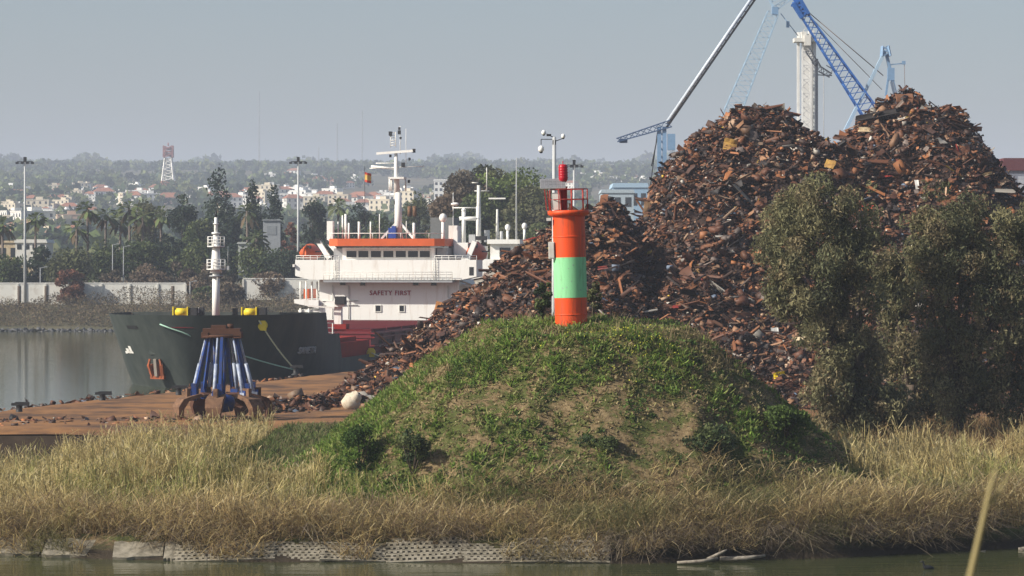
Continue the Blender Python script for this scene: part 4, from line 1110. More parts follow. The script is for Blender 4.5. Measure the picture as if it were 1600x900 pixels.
# red-roofed building and blue sheds
def building(name, px0, px1, pyt, pyb, D, dep, m_, label, cat_="building", roof=None, rows=1, cols=3, rh=.16, wm=None):
    o = empty(name, (gx((px0 + px1) / 2, D), D, gz(pyb, D)), label=label, cat=cat_)
    w = gx(px1, D) - gx(px0, D); hh = gz(pyt, D) - gz(pyb, D)
    MB().span((-w / 2, 0, -3), (w / 2, dep, hh * (1 - rh))).build("wall", m_, o)
    b_ = MB(); b_.side([(-w / 2 - .3, hh * (1 - rh) + .003), (w / 2 + .3, hh * (1 - rh) + .003), (w / 2, hh), (-w / 2, hh)], -.3, dep + .3); b_.build("roof", roof or m_, o)
    for r_ in range(rows):
        for c_ in range(cols):
            x = -w / 2 + w * (c_ + .5) / cols; z = hh * (1 - rh) * (r_ + .5) / rows
            MB().span((x - w * .28 / cols, -.06, z - hh * .22 / rows), (x + w * .28 / cols, .05, z + hh * .22 / rows)).build("window", wm or glass, o)
    return o
redroof = mat("maroon_roof", (.12, .035, .04), .8); tile = mat("terracotta_roof", (.34, .14, .08), .85, col2=(.22, .1, .06), scale=.5)
building("office_building", 1568, 1680, 247, 345, 520, 20, mat("blue_grey_wall", (.2, .22, .27), .7), "dull building with maroon roof beyond the heap's right slope", roof=redroof, rows=2, cols=6, rh=.2, wm=mat("pale_window", (.42, .45, .5), .3))
building("dock_shed", 958, 1012, 286, 330, 900, 30, mat("pale_blue_wall", (.3, .45, .6), .6), "pale blue dock shed between the light tower and the scrap heap", roof=blue_pale, rows=1, cols=4)
building("dock_shed", 940, 990, 296, 330, 820, 20, mat("pale_teal_wall", (.42, .5, .55), .6), "low grey blue shed just right of the light tower", rows=1, cols=3)
building("long_building", 924, 980, 257, 268, 3700, 40, white, "long white building on the far ridge right of the light tower", rows=1, cols=9, rh=.1)
building("long_building", 984, 1024, 255, 262, 4000, 40, white_dirty, "shorter white building on the far ridge left of the heap", rows=1, cols=6, rh=.1)
building("hillside_block", 678, 700, 280, 310, 1900, 30, white, "white block half hidden by the large riverside trees, on the hillside", rows=3, cols=3, rh=.08)

# ------------------------------------------------------------------ lamp posts and poles
def light_mast(px, pyt, D, label, arm=2.8, zb=4.0, hd=1.0):
    o = empty("floodlight_mast", (gx(px, D), D, zb - .6), label=label, cat="floodlight mast", group="tall floodlight masts")
    H = gz(pyt, D) - zb + .6
    MB().tube([(0, 0, 0), (0, 0, H)], [.28, .17], 8).build("pole", galv, o)
    b_ = MB(); b_.bar((-arm / 2, 0, H - .3), (arm / 2, 0, H - .3), .14); b_.bar((-arm / 2, .3, H - .55), (arm / 2, .3, H - .55), .1); b_.build("crossbar", dark, o)
    for i_ in range(4):
        x = -arm / 2 + arm * i_ / 3; b_ = MB(); b_.box((x, -.2, H - .55), (.5, .4, .35)); b_.build("floodlight", dark, o)
    MB().box((0, 0, H + .1 * hd), (.5, .5, .9 * hd)).build("head_box", dark, o)
light_mast(39, 250, 572, "tall grey floodlight mast at the far left in front of the white wall")
light_mast(466, 250, 585, "tall grey floodlight mast just left of the white bridge house")
light_mast(897, 255, 520, "thin white floodlight mast behind the red lantern", arm=2.6, zb=1.5)
def lamp_post(px, pyt, D, label, zb=4.2):
    o = empty("street_lamp", (gx(px, D), D, zb - .6), label=label, cat="street lamp"); H = gz(pyt, D) - zb + .6
    MB().tube([(0, 0, 0), (0, 0, H)], [.13, .08], 7).build("pole", grey, o)
    b_ = MB(); b_.bar((0, 0, H - .1), (1.0, 0, H + .15), .1); b_.box((1.0, 0, H + .12), (.5, .3, .16)); b_.build("lamp_head", grey, o)
lamp_post(63, 418, 574, "short street lamp right of the far left floodlight mast")
lamp_post(176, 382, 590, "slim street lamp with white head among the palms")
lamp_post(193, 385, 588, "dark slim post standing among the palm trunks")
lamp_post(297, 440, 571, "dark post at the right end of the long white wall")
# camera pole behind the tower
o = empty("camera_pole", (gx(866, 205), 205, 1.2), label="pole with white dome cameras rising behind the light tower", cat="camera pole")
H = gz(214, 205) - 1.2
MB().tube([(0, 0, 0), (0, 0, H)], [.2, .12], 10).build("pole", galv, o)
b = MB(); b.bar((-.85, 0, H - .15), (0, 0, H - .15), .05); b.bar((-.85, 0, H - .15), (-.85, 0, H - .5), .05); b.bar((0, 0, H - .3), (.55, 0, H - .1), .05); b.bar((-.5, 0, H + .2), (0, 0, H - .05), .06); b.box((-.35, 0, H + .12), (.3, .2, .14)); b.box((0, 0, H - .35), (.22, .22, .3)); b.build("bracket", dark, o)
for x, z, rr in ((-.85, H - .78, .2), (.58, H + .05, .14), (-.68, H + .28, .15)):
    b = MB(); b.ball((x, 0, z), rr, sc=(1, 1, 1.15)); co = b.build("dome_camera", white, o)
    MB().ball((x, 0, z - rr * .8), rr * .62).build("camera_lens", dark, co)
# red and white lattice tower on the hill
o = empty("lattice_tower", (gx(263, 2300), 2300, gz(292, 2300)), label="red and white lattice water tower on the far hillside", cat="lattice tower")
hh = gz(228, 2300) - gz(292, 2300)
for i_ in range(5):
    b = MB(); a0, a1 = i_ / 5, (i_ + 1) / 5
    b.lattice((0, 0, hh * a0 * .72), (0, 0, hh * a1 * .72), 9.5 - 5 * a0, 9.5 - 5 * a1, 2, .9, rb=.6); b.build("lattice_section", white if i_ % 2 else (MATS["weathered_white"] if i_ else tile), o)
b = MB(); b.lattice((0, 0, hh * .72), (0, 0, hh), 6.5, 6.5, 3, .9, rb=.7); b.lathe([(.1, hh * .74), (2.6, hh * .74), (2.6, hh * .82), (.1, hh * .82)], n=10); b.lathe([(3.2, hh * .84), (3.4, hh * .84), (3.4, hh * .88), (3.2, hh * .88)], n=10); b.lathe([(.1, hh * .9), (2.4, hh * .9), (2.4, hh * .97), (.1, hh * .97)], n=10); b.tube([(0, 0, hh), (0, 0, hh * 1.08)], .5, 5)
b.build("lattice_head", mat("mast_red", (.3, .12, .11), .7), o)
for px, pyt in ((405, 140), (498, 228), (566, 170), (527, 190)):
    D = 3600; o = MB().lattice((0, 0, 0), (0, 0, gz(pyt, D) - gz(265, D)), 1.3, .7, 14, .3, rb=.2).build("antenna_mast", grey); o.location = (gx(px, D), D, gz(267, D))
    tag(o, label={405: "tallest faint antenna mast on the skyline above the foremast", 498: "short faint antenna mast on the skyline right of the floodlight mast", 566: "faint antenna mast on the skyline left of the radar mast", 527: "faint antenna mast on the skyline between its short and tall neighbours"}[px], cat="antenna mast", group="antenna masts on the skyline")

# ------------------------------------------------------------------ white wall, sign boards and shore posts across the water
def wall_run(px0, px1, D, pyt, pyb, label):
    x0, x1 = gx(px0, D), gx(px1, D)
    o = empty("boundary_wall", ((x0 + x1) / 2, D, gz(pyb, D)), label=label, cat="wall"); H = gz(pyt, D) - gz(pyb, D)
    w = x1 - x0; n_ = max(2, int(w / 5))
    b_ = MB(); b_.span((-w / 2, 0, -1), (w / 2, .3, H)); b_.build("wall", white_dirty, o)
    b_ = MB(); b_.span((-w / 2, -.08, H + .003), (w / 2, .38, H + .15)); b_.build("coping", white, o)
    for i_ in range(n_ + 1): MB().box((-w / 2 + w * i_ / n_, -.1, H / 2 - .4), (.35, .2, H + .7)).build("pier", white_dirty, o)
wall_run(-60, 290, 572, 443, 470, "long white wall along the far bank left of the foremast")
wall_run(380, 500, 572, 436, 460, "white wall on the far bank between foremast and bridge house")
def post(px, pyt, D, label):
    o = MB().tube([(0, 0, -.5), (0, 0, gz(pyt, D) - 3.0)], .3, 6).build("timber_post", bark); o.location = (gx(px, D), D, 3.0)
    tag(o, label=label, cat="post", group="posts in front of the white wall")
for px, lb in ((30, "first dark post before the white wall, right of the leftmost floodlight mast's foot"), (72, "dark post before the white wall left of the red bare bush"), (270, "thick timber post before the right end of the long white wall")): post(px, 447, 566, lb)
building("sign_board", 411, 438, 343, 375, 600, 1.2, mat("board_grey", (.3, .32, .34), .7), "grey blank back of a large board among the far bank trees", cat_="board", rows=1, cols=1, rh=.05, wm=mat("board_panel", (.24, .26, .28), .7))
building("shed", 372, 388, 378, 410, 596, 4, mat("shed_grey", (.42, .44, .42), .7), "small pale shed left of the grey board behind the bushes", rows=1, cols=1, rh=.1)
building("depot", -20, 62, 376, 410, 700, 20, cream, "cream depot building at the far left behind the floodlight mast", rows=1, cols=5, rh=.1)
building("depot", 24, 72, 374, 392, 640, 10, white_dirty, "long low white roof behind the far left palms", rows=1, cols=4, rh=.3)

# ------------------------------------------------------------------ trees
def crown_mesh(clumps, n, size, pal, parent, center, name="crown", asp=.6, droop=0, jit=.35):
    cl = np.array([c[0] for c in clumps], float); cr = np.array([c[1] for c in clumps], float)
    vol = np.prod(cr, 1) ** .75; k_ = rng.choice(len(cl), n, p=vol / vol.sum())
    d = unit(rng.normal(size=(n, 3))); rad = rng.uniform(.2, 1.0, n) ** .45
    pos = cl[k_] + d * rad[:, None] * cr[k_]
    ct = pick(pal, len(cl)) * rng.uniform(.75, 1.25, (len(cl), 1))
    col = ct[k_] * rng.uniform(1 - jit, 1 + jit, (n, 1))
    v_, f_, c_ = leaf_quads(pos, size * rng.uniform(.6, 1.4, n), col, asp, droop)
    return np_mesh(name, v_ - np.array(center), f_, M_leaf, c_, parent=parent)
def clump_ball(c, r, n, cr, flat=.75, seed=None):
    """n clumps through an ellipsoid, more of them outside"""
    out = []
    for _ in range(n):
        d = Vector((random.gauss(0, 1), random.gauss(0, 1), random.gauss(0, 1))).normalized(); q = random.uniform(.25, 1) ** .5
        p = (c[0] + d.x * q * r[0], c[1] + d.y * q * r[1], c[2] + d.z * q * r[2]); s_ = cr * random.uniform(.6, 1.3)
        out.append((p, (s_, s_, s_ * flat)))
    return out
def trunk_mesh(parent, H, r_, tops, mt=None, name="trunk"):
    b_ = MB(); b_.tube([(0, 0, -.6), (.05 * H * .1, 0, H * .45), (0, 0, H * .8)], [r_, r_ * .75, r_ * .35], 8, m=0)
    for t_ in tops: b_.tube([(0, 0, H * .35), (t_[0] * .5, t_[1] * .5, H * .5 + t_[2] * .15), tuple(t_)], [r_ * .5, r_ * .35, r_ * .1], 6)
    return b_.build(name, mt or bark, parent)
GREENS = [(.065, .09, .032), (.09, .115, .04), (.046, .07, .03), (.11, .13, .05)]
DARKG = [(.034, .052, .032), (.045, .065, .036), (.026, .042, .028)]
OLIVE = [(.1, .11, .045), (.08, .09, .04), (.12, .12, .06)]
BROWNT = [(.15, .115, .08), (.12, .1, .07), (.17, .125, .085)]
REDB = [(.17, .075, .045), (.13, .06, .04), (.2, .095, .06)]
LIME = [(.14, .19, .045), (.11, .155, .04), (.17, .21, .06)]
def far_tree(px, pyt, wpx, D, zb, pal, label, kind="broad", n=900, leaf=.62, name="tree", cat_="tree", pyb=None, grp="trees on the far bank"):
    x = gx(px, D); top = gz(pyt, D); H = top - zb; w = wpx / FPX * D
    o = empty(name, (x, D, zb), label=label, cat=cat_, group=grp)
    if kind == "broad":
        ch = H * .72; cl = clump_ball((x, D, top - ch / 2), (w / 2 * .85, w / 2 * .8, ch / 2 * .85), 34, w * .2 + .55)
        tops = [(random.uniform(-.3, .3) * w, random.uniform(-.3, .3) * w, H * random.uniform(.6, .85)) for _ in range(4)]
    elif kind == "cone":
        cl = []
        for i_ in range(26):
            t = (i_ + .5) / 26; rr = w / 2 * min(1.0, .42 + 1.15 * (1 - t)) * (.85 + .4 * random.random())
            a_ = random.uniform(0, 6.28); cl.append(((x + math.cos(a_) * rr * .5, D + math.sin(a_) * rr * .5, zb + H * (.12 + .88 * t)), (rr * .8, rr * .8, H * .075 + .4)))
        tops = []
    elif kind == "shrub":
        cl = clump_ball((x, D, zb + H * .48), (w / 2 * .9, w / 3, H * .5), 22, w * .14 + .35)
        tops = [(random.uniform(-.35, .35) * w, random.uniform(-.2, .2) * w, H * .7) for _ in range(4)]
    crown_mesh(cl, n, leaf, pal, o, (x, D, zb))
    trunk_mesh(o, H * (.95 if kind != "shrub" else .7), .1 + .012 * H, tops)
    return o
def palm(px, py, D, label, r_=2.2, zb=4.4, pal=None):
    x = gx(px, D); ct = gz(py, D) - zb
    o = empty("palm_tree", (x, D, zb), label=label, cat="palm tree", group="palms on the far bank")
    ln_ = random.uniform(-.4, .4)
    MB().tube([(0, 0, -.5), (ln_ * .6, 0, ct * .5), (ln_, 0, ct)], [.34, .24, .22], 8).build("trunk", bark_palm, o)
    n_ = 46; a_ = rng.uniform(0, 2 * np.pi, n_); el = rng.uniform(-.75, 1.35, n_)
    V_, F_, C_ = [], [], []; pal = np.array(pal or [(.1, .13, .045), (.13, .15, .065), (.065, .085, .036)])
    for k_ in range(n_):
        L = r_ * random.uniform(.8, 1.15); d = np.array([math.cos(a_[k_]) * math.cos(el[k_]), math.sin(a_[k_]) * math.cos(el[k_]), math.sin(el[k_])])
        sd_ = np.array([-math.sin(a_[k_]), math.cos(a_[k_]), random.uniform(-.5, .5)]); sd_ /= np.linalg.norm(sd_); c_ = pal[random.randrange(3)] * random.uniform(.6, 1.5)
        if el[k_] < -.45: c_ = np.array([.13, .095, .055]) * random.uniform(.6, 1.2)
        b0 = len(V_) * 1
        for i_, (t, w_) in enumerate(((0, .06), (.45, .12), (.62, .75), (.85, .62), (1.0, .12))):
            p = np.array([ln_, 0, ct]) + d * L * t + np.array([0, 0, -.45 * L * t * t])
            V_ += [p - sd_ * w_ * .55, p + sd_ * w_ * .55]; C_ += [c_, c_]
        F_ += [(b0 + 2 * i_, b0 + 2 * i_ + 1, b0 + 2 * i_ + 3, b0 + 2 * i_ + 2) for i_ in range(4)]
    np_mesh("crown", np.array(V_), np.array(F_), M_leaf, np.array(C_), parent=o)
    return o
for a in ((55, 343, 600, "fan palm with dark crown just right of the far left floodlight mast"), (5, 352, 604, "fan palm cut by the left edge of the picture"), (138, 327, 612, "tall fan palm with the palest trunk of the far bank"), (163, 336, 616, "fan palm close right of the pale trunked palm"),
          (205, 326, 608, "tall fan palm left of the big dark conifer group"), (222, 338, 602, "fan palm with the longest bare dark trunk in the palm row"), (186, 344, 620, "lower fan palm in the middle of the palm row"), (250, 334, 618, "fan palm at the right end of the palm row"),
          (388, 330, 606, "feathery green palm right of the foremast"), (531, 322, 640, "palm above the bridge roof left of the radar mast"), (118, 358, 610, "short dark fan palm left of the palm row"), (403, 372, 590, "pale green palm in front of the grey board")):
    palm(*a, r_=2.9 if a[0] != 118 else 3.2)
FT = [(340, 270, 46, 640, "cone", DARKG, "tallest dark conifer on the far bank, behind the foremast top"), (362, 312, 26, 650, "broad", DARKG, "dark tree joined to the tallest conifer's right side"), (287, 292, 36, 650, "broad", DARKG, "dark round topped tree left of the tallest conifer"),
      (236, 296, 44, 660, "broad", OLIVE, "brownish olive tree behind the palm row"), (312, 330, 44, 630, "broad", GREENS, "mid green tree below the dark conifer at the foremast"), (395, 292, 28, 640, "cone", DARKG, "narrow dark cypress right of the foremast"),
      (427, 298, 34, 660, "cone", DARKG, "pointed dark conifer above the grey board"), (489, 296, 32, 650, "broad", DARKG, "dense dark tree right of the second floodlight mast"), (415, 330, 40, 655, "broad", DARKG, "dark tree filling behind the grey board"),
      (450, 338, 32, 625, "shrub", REDB, "rust red bare tree beside the grey board"), (560, 306, 34, 660, "broad", DARKG, "dark tree left of the ship's radar mast"), (590, 330, 40, 640, "broad", GREENS, "green tree behind the ship's blue tarpaulin"), (650, 292, 44, 650, "broad", OLIVE, "olive tree right of the radar mast"),
      (690, 310, 40, 640, "broad", BROWNT, "brownish tree left of the giant riverside trees"), (60, 380, 60, 590, "shrub", DARKG, "dark bushy tree at the foot of the leftmost mast"), (15, 400, 50, 585, "broad", GREENS, "green tree at the left picture edge above the wall"), (110, 388, 60, 585, "broad", OLIVE, "olive green broad tree behind the red bare bush"),
      (160, 378, 50, 600, "broad", GREENS, "mid green tree below the palm row"), (215, 372, 56, 600, "broad", GREENS, "light green tree below the palms at the row's right"), (262, 366, 60, 610, "broad", DARKG, "dark tree below the palm row's right end"), (300, 378, 56, 595, "broad", GREENS, "green umbrella shaped tree left of the foremast platforms"),
      (365, 380, 44, 605, "broad", DARKG, "dark tree right of the foremast platforms"), (410, 380, 70, 588, "broad", GREENS, "bright green bushy tree in front of the grey board"), (445, 384, 60, 584, "broad", DARKG, "dark rounded tree left of the orange lifeboat"), (470, 400, 40, 586, "broad", BROWNT, "brown tree peeping beside the left lifeboat"),
      (520, 350, 50, 600, "broad", DARKG, "dark tree behind the roof aerials"), (630, 340, 60, 600, "broad", DARKG, "dark tree behind the mast foot"), (690, 350, 60, 590, "broad", GREENS, "green tree behind the white satellite dome"),
      (108, 420, 40, 570, "shrub", REDB, "rust red bare bush in front of the white wall"), (175, 425, 60, 580, "shrub", BROWNT, "grey brown leafless tree above the white wall's middle"), (230, 415, 70, 582, "shrub", BROWNT, "wide bare tree behind the white wall"), (285, 405, 60, 584, "shrub", BROWNT, "bare twiggy tree at the wall's right end"),
      (335, 415, 60, 578, "shrub", BROWNT, "bare brown tree behind the foremast"), (320, 452, 24, 566, "broad", GREENS, "small green tree left of the foremast foot"), (355, 440, 50, 566, "shrub", BROWNT, "bare shrub right of the foremast foot"), (420, 430, 70, 574, "shrub", BROWNT, "bare shrub above the white wall's short stretch"),
      (720, 250, 74, 540, "broad", BROWNT, "giant brownish green tree left of the bright green one"), (788, 244, 104, 545, "broad", LIME, "giant bright green tree behind the second white ship"), (834, 286, 70, 530, "broad", OLIVE, "large olive tree next to the camera pole"), (752, 300, 80, 530, "broad", GREENS, "broad dark green tree low behind the gantry"), (815, 320, 80, 525, "broad", OLIVE, "olive tree low left of the light tower"), (850, 340, 50, 520, "broad", GREENS, "green tree directly behind the light tower"), (765, 252, 56, 550, "broad", OLIVE, "tall olive tree between the two giant trees")]
for (px, pyt, w, D, kd, pal, lb) in FT:
    far_tree(px, pyt, w * (1.25 if px > 700 else 1.15), D, 4.3, pal, lb, kd, n=11000 if px > 700 else (3200 if w > 50 else (3600 if kd == 'cone' else 2600)), leaf=.62 if px < 700 else .66)

# brush on the far bank: one mass
nb = 42000
u = rng.uniform(-20, 720, nb); D_ = rng.uniform(549, 569, nb); xx = (u - 800) / FPX * D_
hb = (.4 + 5.5 * np.clip(fbm(xx * .16, D_ * .2, 71) - .22, 0, 1)) * (.35 + .65 * sstep(549, 558, D_))
zg_ = hill_z(xx / D_, D_)
pos = np.stack([xx, D_, zg_ + hb * rng.uniform(0, 1, nb)], 1)
col = pick([(.2, .155, .1), (.15, .12, .085), (.26, .2, .12), (.11, .105, .06), (.09, .075, .065)], nb) * (.35 + 1.1 * fbm(xx * .12, D_ * .15, 72))[:, None]
v, f, c = leaf_quads(pos, rng.uniform(.2, .75, nb), col, .22)
tag(np_mesh("bank_brush", v, f, M_leaf, c), label="brown leafless brush covering the far river bank", cat="brush", kind="stuff")
nb = 1200
u = rng.uniform(-40, 720, nb); D_ = rng.uniform(545.3, 547.2, nb); xx = (u - 800) / FPX * D_
vv, ff, cc = scrap(np.stack([xx, D_, hill_z(xx / D_, D_) + .1], 1), np.tile([0, -.3, 1.0], (nb, 1)), rng.uniform(.3, .9, nb))
cc = np.repeat(rng.uniform(.03, .12, (len(cc) // 1, 1)), 3, 1)
tag(np_mesh("shore_stones", vv, ff, M_scrap, cc), label="dark stones along the far waterline", cat="stones", kind="stuff")

# woods over the hills: one mass
nt = 7600
D_ = 850 + 4700 * rng.uniform(0, 1, nt) ** .8; u_ = rng.uniform(-.2, .075, nt)
k_ = fbm(u_ * D_ * .004, D_ * .003, 81) + .28 * sstep(3000, 4500, D_) > .40; D_, u_ = D_[k_], u_[k_]
hT = rng.uniform(5, 12, len(D_)) * (1 + 1.3 * sstep(3800, 5000, D_) * (fbm(u_ * 60, D_ * .001, 82) > .56)); hx_ = u_ * D_; hz0 = hill_z(u_, D_)
lv = 26; idx = np.repeat(np.arange(len(D_)), lv)
d = unit(rng.normal(size=(len(idx), 3))) * rng.uniform(.4, 1, (len(idx), 1))
wT = hT * rng.uniform(.4, .8, len(hT))
pos = np.stack([hx_[idx] + d[:, 0] * wT[idx], D_[idx] + d[:, 1] * wT[idx], hz0[idx] + hT[idx] * .55 + d[:, 2] * hT[idx] * .5], 1)
col = (pick(DARKG + GREENS + OLIVE[:1], len(D_)) * rng.uniform(1.0, 1.6, (len(D_), 1)))[idx] * rng.uniform(.7, 1.3, (len(idx), 1))  # greens lightened so the leaf colour itself adds to the haze
v, f, c = leaf_quads(pos, hT[idx] * rng.uniform(.3, .6, len(idx)), col, .8)
tag(np_mesh("hill_woods", v, f, M_leaf, c), label="hazy woods spread over the far hills", cat="woods", kind="stuff")

# ------------------------------------------------------------------ houses on the hills
wall_mats = [white, mat("cream_render", (.62, .55, .42), .8), mat("peach_render", (.55, .38, .27), .8), mat("pinkish_render", (.5, .36, .32), .8), white_dirty]
wnames = ["white", "cream", "peach", "pinkish", "off white"]
pitched = []
def house_mesh(w, d_, h_, wm, flat, storeys):
    b_ = MB(); b_.span((-w / 2, -d_ / 2, -4), (w / 2, d_ / 2, h_), 0)
    if flat: b_.span((-w / 2 - .2, -d_ / 2 - .2, h_ + .003), (w / 2 + .2, d_ / 2 + .2, h_ + .5), 0); b_.span((-w * .1, -d_ * .2, h_ + .5), (w * .2, d_ * .2, h_ + 2.2), 0)
    else:
        rr = h_ + w * .16 + .6
        b_.add([(-w / 2 - .5, -d_ / 2 - .5, h_), (w / 2 + .5, -d_ / 2 - .5, h_), (w / 2 + .5, d_ / 2 + .5, h_), (-w / 2 - .5, d_ / 2 + .5, h_), (-w * .25, 0, rr), (w * .25, 0, rr)], [(0, 1, 5, 4), (1, 2, 5), (2, 3, 4, 5), (3, 0, 4), (3, 2, 1, 0)], 1)
    nw = max(2, int(w / 3.4))
    for s_ in range(storeys):
        for i_ in range(nw):
            x = -w / 2 + w * (i_ + .5) / nw; z = h_ * (s_ + .55) / storeys
            b_.span((x - .6, -d_ / 2 - .05, z - .8), (x + .6, -d_ / 2 + .05, z + .7), 2)
            if i_ < max(1, int(d_ / 3.4)): b_.span((-w / 2 - .05, -d_ / 2 + 1 + i_ * 3.2, z - .8), (-w / 2 + .05, -d_ / 2 + 2.2 + i_ * 3.2, z + .7), 2)
    o_ = b_.build("house", [wall_mats[wm], tile, glass])
    return o_
protos = []
for wm, flat, st, w, d_ in ((0, 1, 2, 12, 9), (0, 0, 2, 14, 10), (1, 0, 2, 12, 9), (1, 1, 3, 14, 10), (2, 1, 3, 13, 10), (2, 0, 2, 15, 10), (3, 0, 1, 17, 9), (0, 1, 1, 24, 9), (4, 0, 2, 11, 9), (4, 1, 4, 16, 12)):
    o_ = house_mesh(w, d_, st * 3.0, wm, flat, st)
    protos.append((o_, f"{wnames[wm]} {'flat roofed' if flat else 'terracotta roofed'} {('one','two','three','four')[st - 1]} storey house"))
used = [False] * len(protos)
def solve_D(px, py, lo=900, hi=5200):
    for D in np.arange(lo, hi, 12.0):
        if hill_z(np.array([(px - 800) / FPX]), np.array([D]))[0] >= gz(py, D): return D
    return None
taken = {}
def place(px, py, k_, where, g="houses scattered over the far hills"):
    D = solve_D(px, py)
    if D is None: return
    if used[k_]: o_ = protos[k_][0].copy(); scene.collection.objects.link(o_)
    else: o_ = protos[k_][0]; used[k_] = True
    x = gx(px, D); o_.location = (x, D, float(hill_z(np.array([x / D]), np.array([D]))[0]) + 1.0)
    o_.rotation_euler = (0, 0, R(random.uniform(-35, 35))); s_ = random.uniform(.6, 1.05); o_.scale = (s_, s_, s_)
    tag(o_, label=f"{protos[k_][1]} {where}", cat="house", group=g)
bands = [(10, 130, 298, 318, 14, "high on the wooded hill above the leftmost palms"), (80, 250, 300, 322, 34, "on the hill left of the lattice tower"), (250, 350, 305, 320, 10, "on the hill just right of the lattice tower"), (0, 110, 325, 343, 24, "halfway up the hill at the far left"), (60, 150, 334, 350, 13, "in the bright row left of the palm row"),
         (0, 125, 362, 398, 22, "low in the town behind the leftmost palms"), (350, 480, 298, 330, 32, "on the hill between foremast and second floodlight mast"), (480, 600, 312, 340, 32, "on the hill left of the radar mast"), (600, 700, 305, 335, 14, "on the hill right of the radar mast"), (400, 560, 276, 296, 12, "high on the ridge above the bridge house"), (890, 1010, 275, 300, 8, "on the hill right of the light tower")]
for x0, x1, y0, y1, n_, wh in bands:
    for j in range(n_):
        kk = random.choice([4, 3, 9, 5, 2] if y0 > 355 else [0, 0, 1, 3, 7, 7, 0, 6, 7, 8, 8])
        place(x0 + (x1 - x0) * (j + random.random()) / n_, random.uniform(y0, y1), kk, wh)
for u_, (o_, _) in zip(used, protos):
    if not u_: bpy.data.objects.remove(o_)

# ------------------------------------------------------------------ the two big trees at the right and shrubs by the tower
GREYG = [(.18, .17, .085), (.13, .13, .068), (.22, .2, .105), (.1, .105, .056), (.22, .18, .1)]
def big_tree(lobes, base_px, D, label, n, leaf=.24):
    x0 = gx(base_px, D); zb = float(ground_z(x0, D))
    o = empty("tree", (x0, D, zb), label=label, cat="tree", group="big grey green trees right of the mound")
    cl = []
    tops = []
    for (px, py, rx, ry, dd) in lobes:
        c = P(px, py, D + dd); r_ = (rx / FPX * D, rx / FPX * D * .8, ry / FPX * D)
        cl += clump_ball(c, r_, 22, .62, 1.15) + clump_ball(c, tuple(1.3 * q for q in r_), 7, .3, 1.2)
        tops.append((c.x - x0, c.y - D, c.z - zb))
    crown_mesh(cl, n, leaf, GREYG, o, (x0, D, zb), asp=.32, droop=.9, jit=.45)
    b_ = MB(); b_.tube([(0, 0, -.6), (.15, 0, 1.5), (.1, .1, 3.2)], [.38, .3, .24], 9)
    for t_ in tops: b_.tube([(.12, 0, 1.6 + random.random()), (t_[0] * .35, t_[1] * .3, t_[2] * .45 + .6), (t_[0] * .8, t_[1] * .8, t_[2] * .85), (t_[0], t_[1], t_[2] + .8)], [.17, .12, .06, .025], 6)
    b_.build("trunk", bark, o)
big_tree([(1285, 330, 58, 55, 0), (1225, 385, 45, 50, 0), (1345, 355, 45, 60, 1), (1265, 430, 52, 55, -1), (1330, 455, 50, 65, 0), (1300, 530, 45, 50, -.5), (1350, 560, 40, 55, .5), (1300, 610, 40, 40, -.5), (1365, 630, 45, 40, 0), (1240, 350, 40, 45, 1), (1225, 450, 30, 40, 0), (1290, 480, 45, 50, 1), (1400, 640, 40, 30, 1), (1315, 650, 40, 30, 0), (1330, 400, 46, 50, 0)], 1345, 170,
         "tall grey green tree with drooping foliage, nearest the mound", 62000)
big_tree([(1475, 345, 52, 50, 0), (1455, 385, 38, 50, 0), (1500, 410, 55, 50, 0), (1560, 400, 45, 60, 0), (1450, 455, 45, 50, 0), (1480, 520, 36, 36, 0), (1545, 505, 50, 60, -.5), (1580, 440, 40, 55, 0), (1535, 580, 45, 45, 0), (1600, 560, 30, 60, 0), (1610, 360, 40, 40, 1), (1500, 470, 50, 50, 1), (1590, 500, 45, 50, 1), (1525, 350, 45, 45, 1), (1500, 620, 50, 35, 0), (1570, 620, 45, 35, 0), (1460, 570, 40, 40, 1)], 1495, 174,
         "tall grey green tree reaching the right picture edge", 62000)
big_tree([(1400, 530, 42, 50, 1.5), (1425, 600, 50, 50, 1), (1400, 460, 30, 40, 2), (1392, 425, 22, 30, 2), (1470, 620, 40, 40, 1)], 1420, 178, "darker thin tree filling the gap between the two tall trees", 20000)
def shrub(px, pyt, pyb, wpx, D, pal, label, n=1300, leaf=.16, zb=None):
    x = gx(px, D); zb = float(ground_z(x, D)) if zb is None else zb; H = gz(pyt, D) - zb; w = wpx / FPX * D
    o = empty("shrub", (x, D, zb), label=label, cat="shrub")
    crown_mesh(clump_ball((x, D, zb + H * .55), (w / 2 * .85, w / 2 * .7, H * .45), 14, w * .2), n, leaf, pal, o, (x, D, zb), name="foliage")
    b_ = MB()
    for i_ in range(5): b_.tube([(0, 0, -.2), (random.uniform(-.3, .3) * w, random.uniform(-.2, .2) * w, H * .75)], [.04, .015], 5)
    b_.build("stem", bark, o)
shrub(850, 432, 500, 30, 152.5, GREENS, "dark green shrub standing left behind the light tower's foot", 1100)
shrub(928, 440, 500, 26, 152.5, OLIVE, "thin olive shrub standing right behind the light tower's foot", 600)
shrub(645, 674, 715, 60, 142.8, GREENS, "round dark green bush at the front foot of the mound", 2000, .14)
shrub(940, 690, 720, 70, 142.3, GREENS, "low dark bush at the mound's foot below the light tower", 1600, .14)
shrub(1225, 640, 700, 84, 146.5, [(.1, .15, .035), (.075, .115, .03)], "wide green bush covering the mound's right foot", 2600, .16)
shrub(1110, 668, 705, 80, 143.0, GREENS, "dark bramble bush below the hollow in the mound", 2200, .14)
shrub(560, 660, 700, 70, 144.5, [(.07, .12, .02), (.05, .09, .02)], "bright green bush at the mound's left foot", 2200, .14)

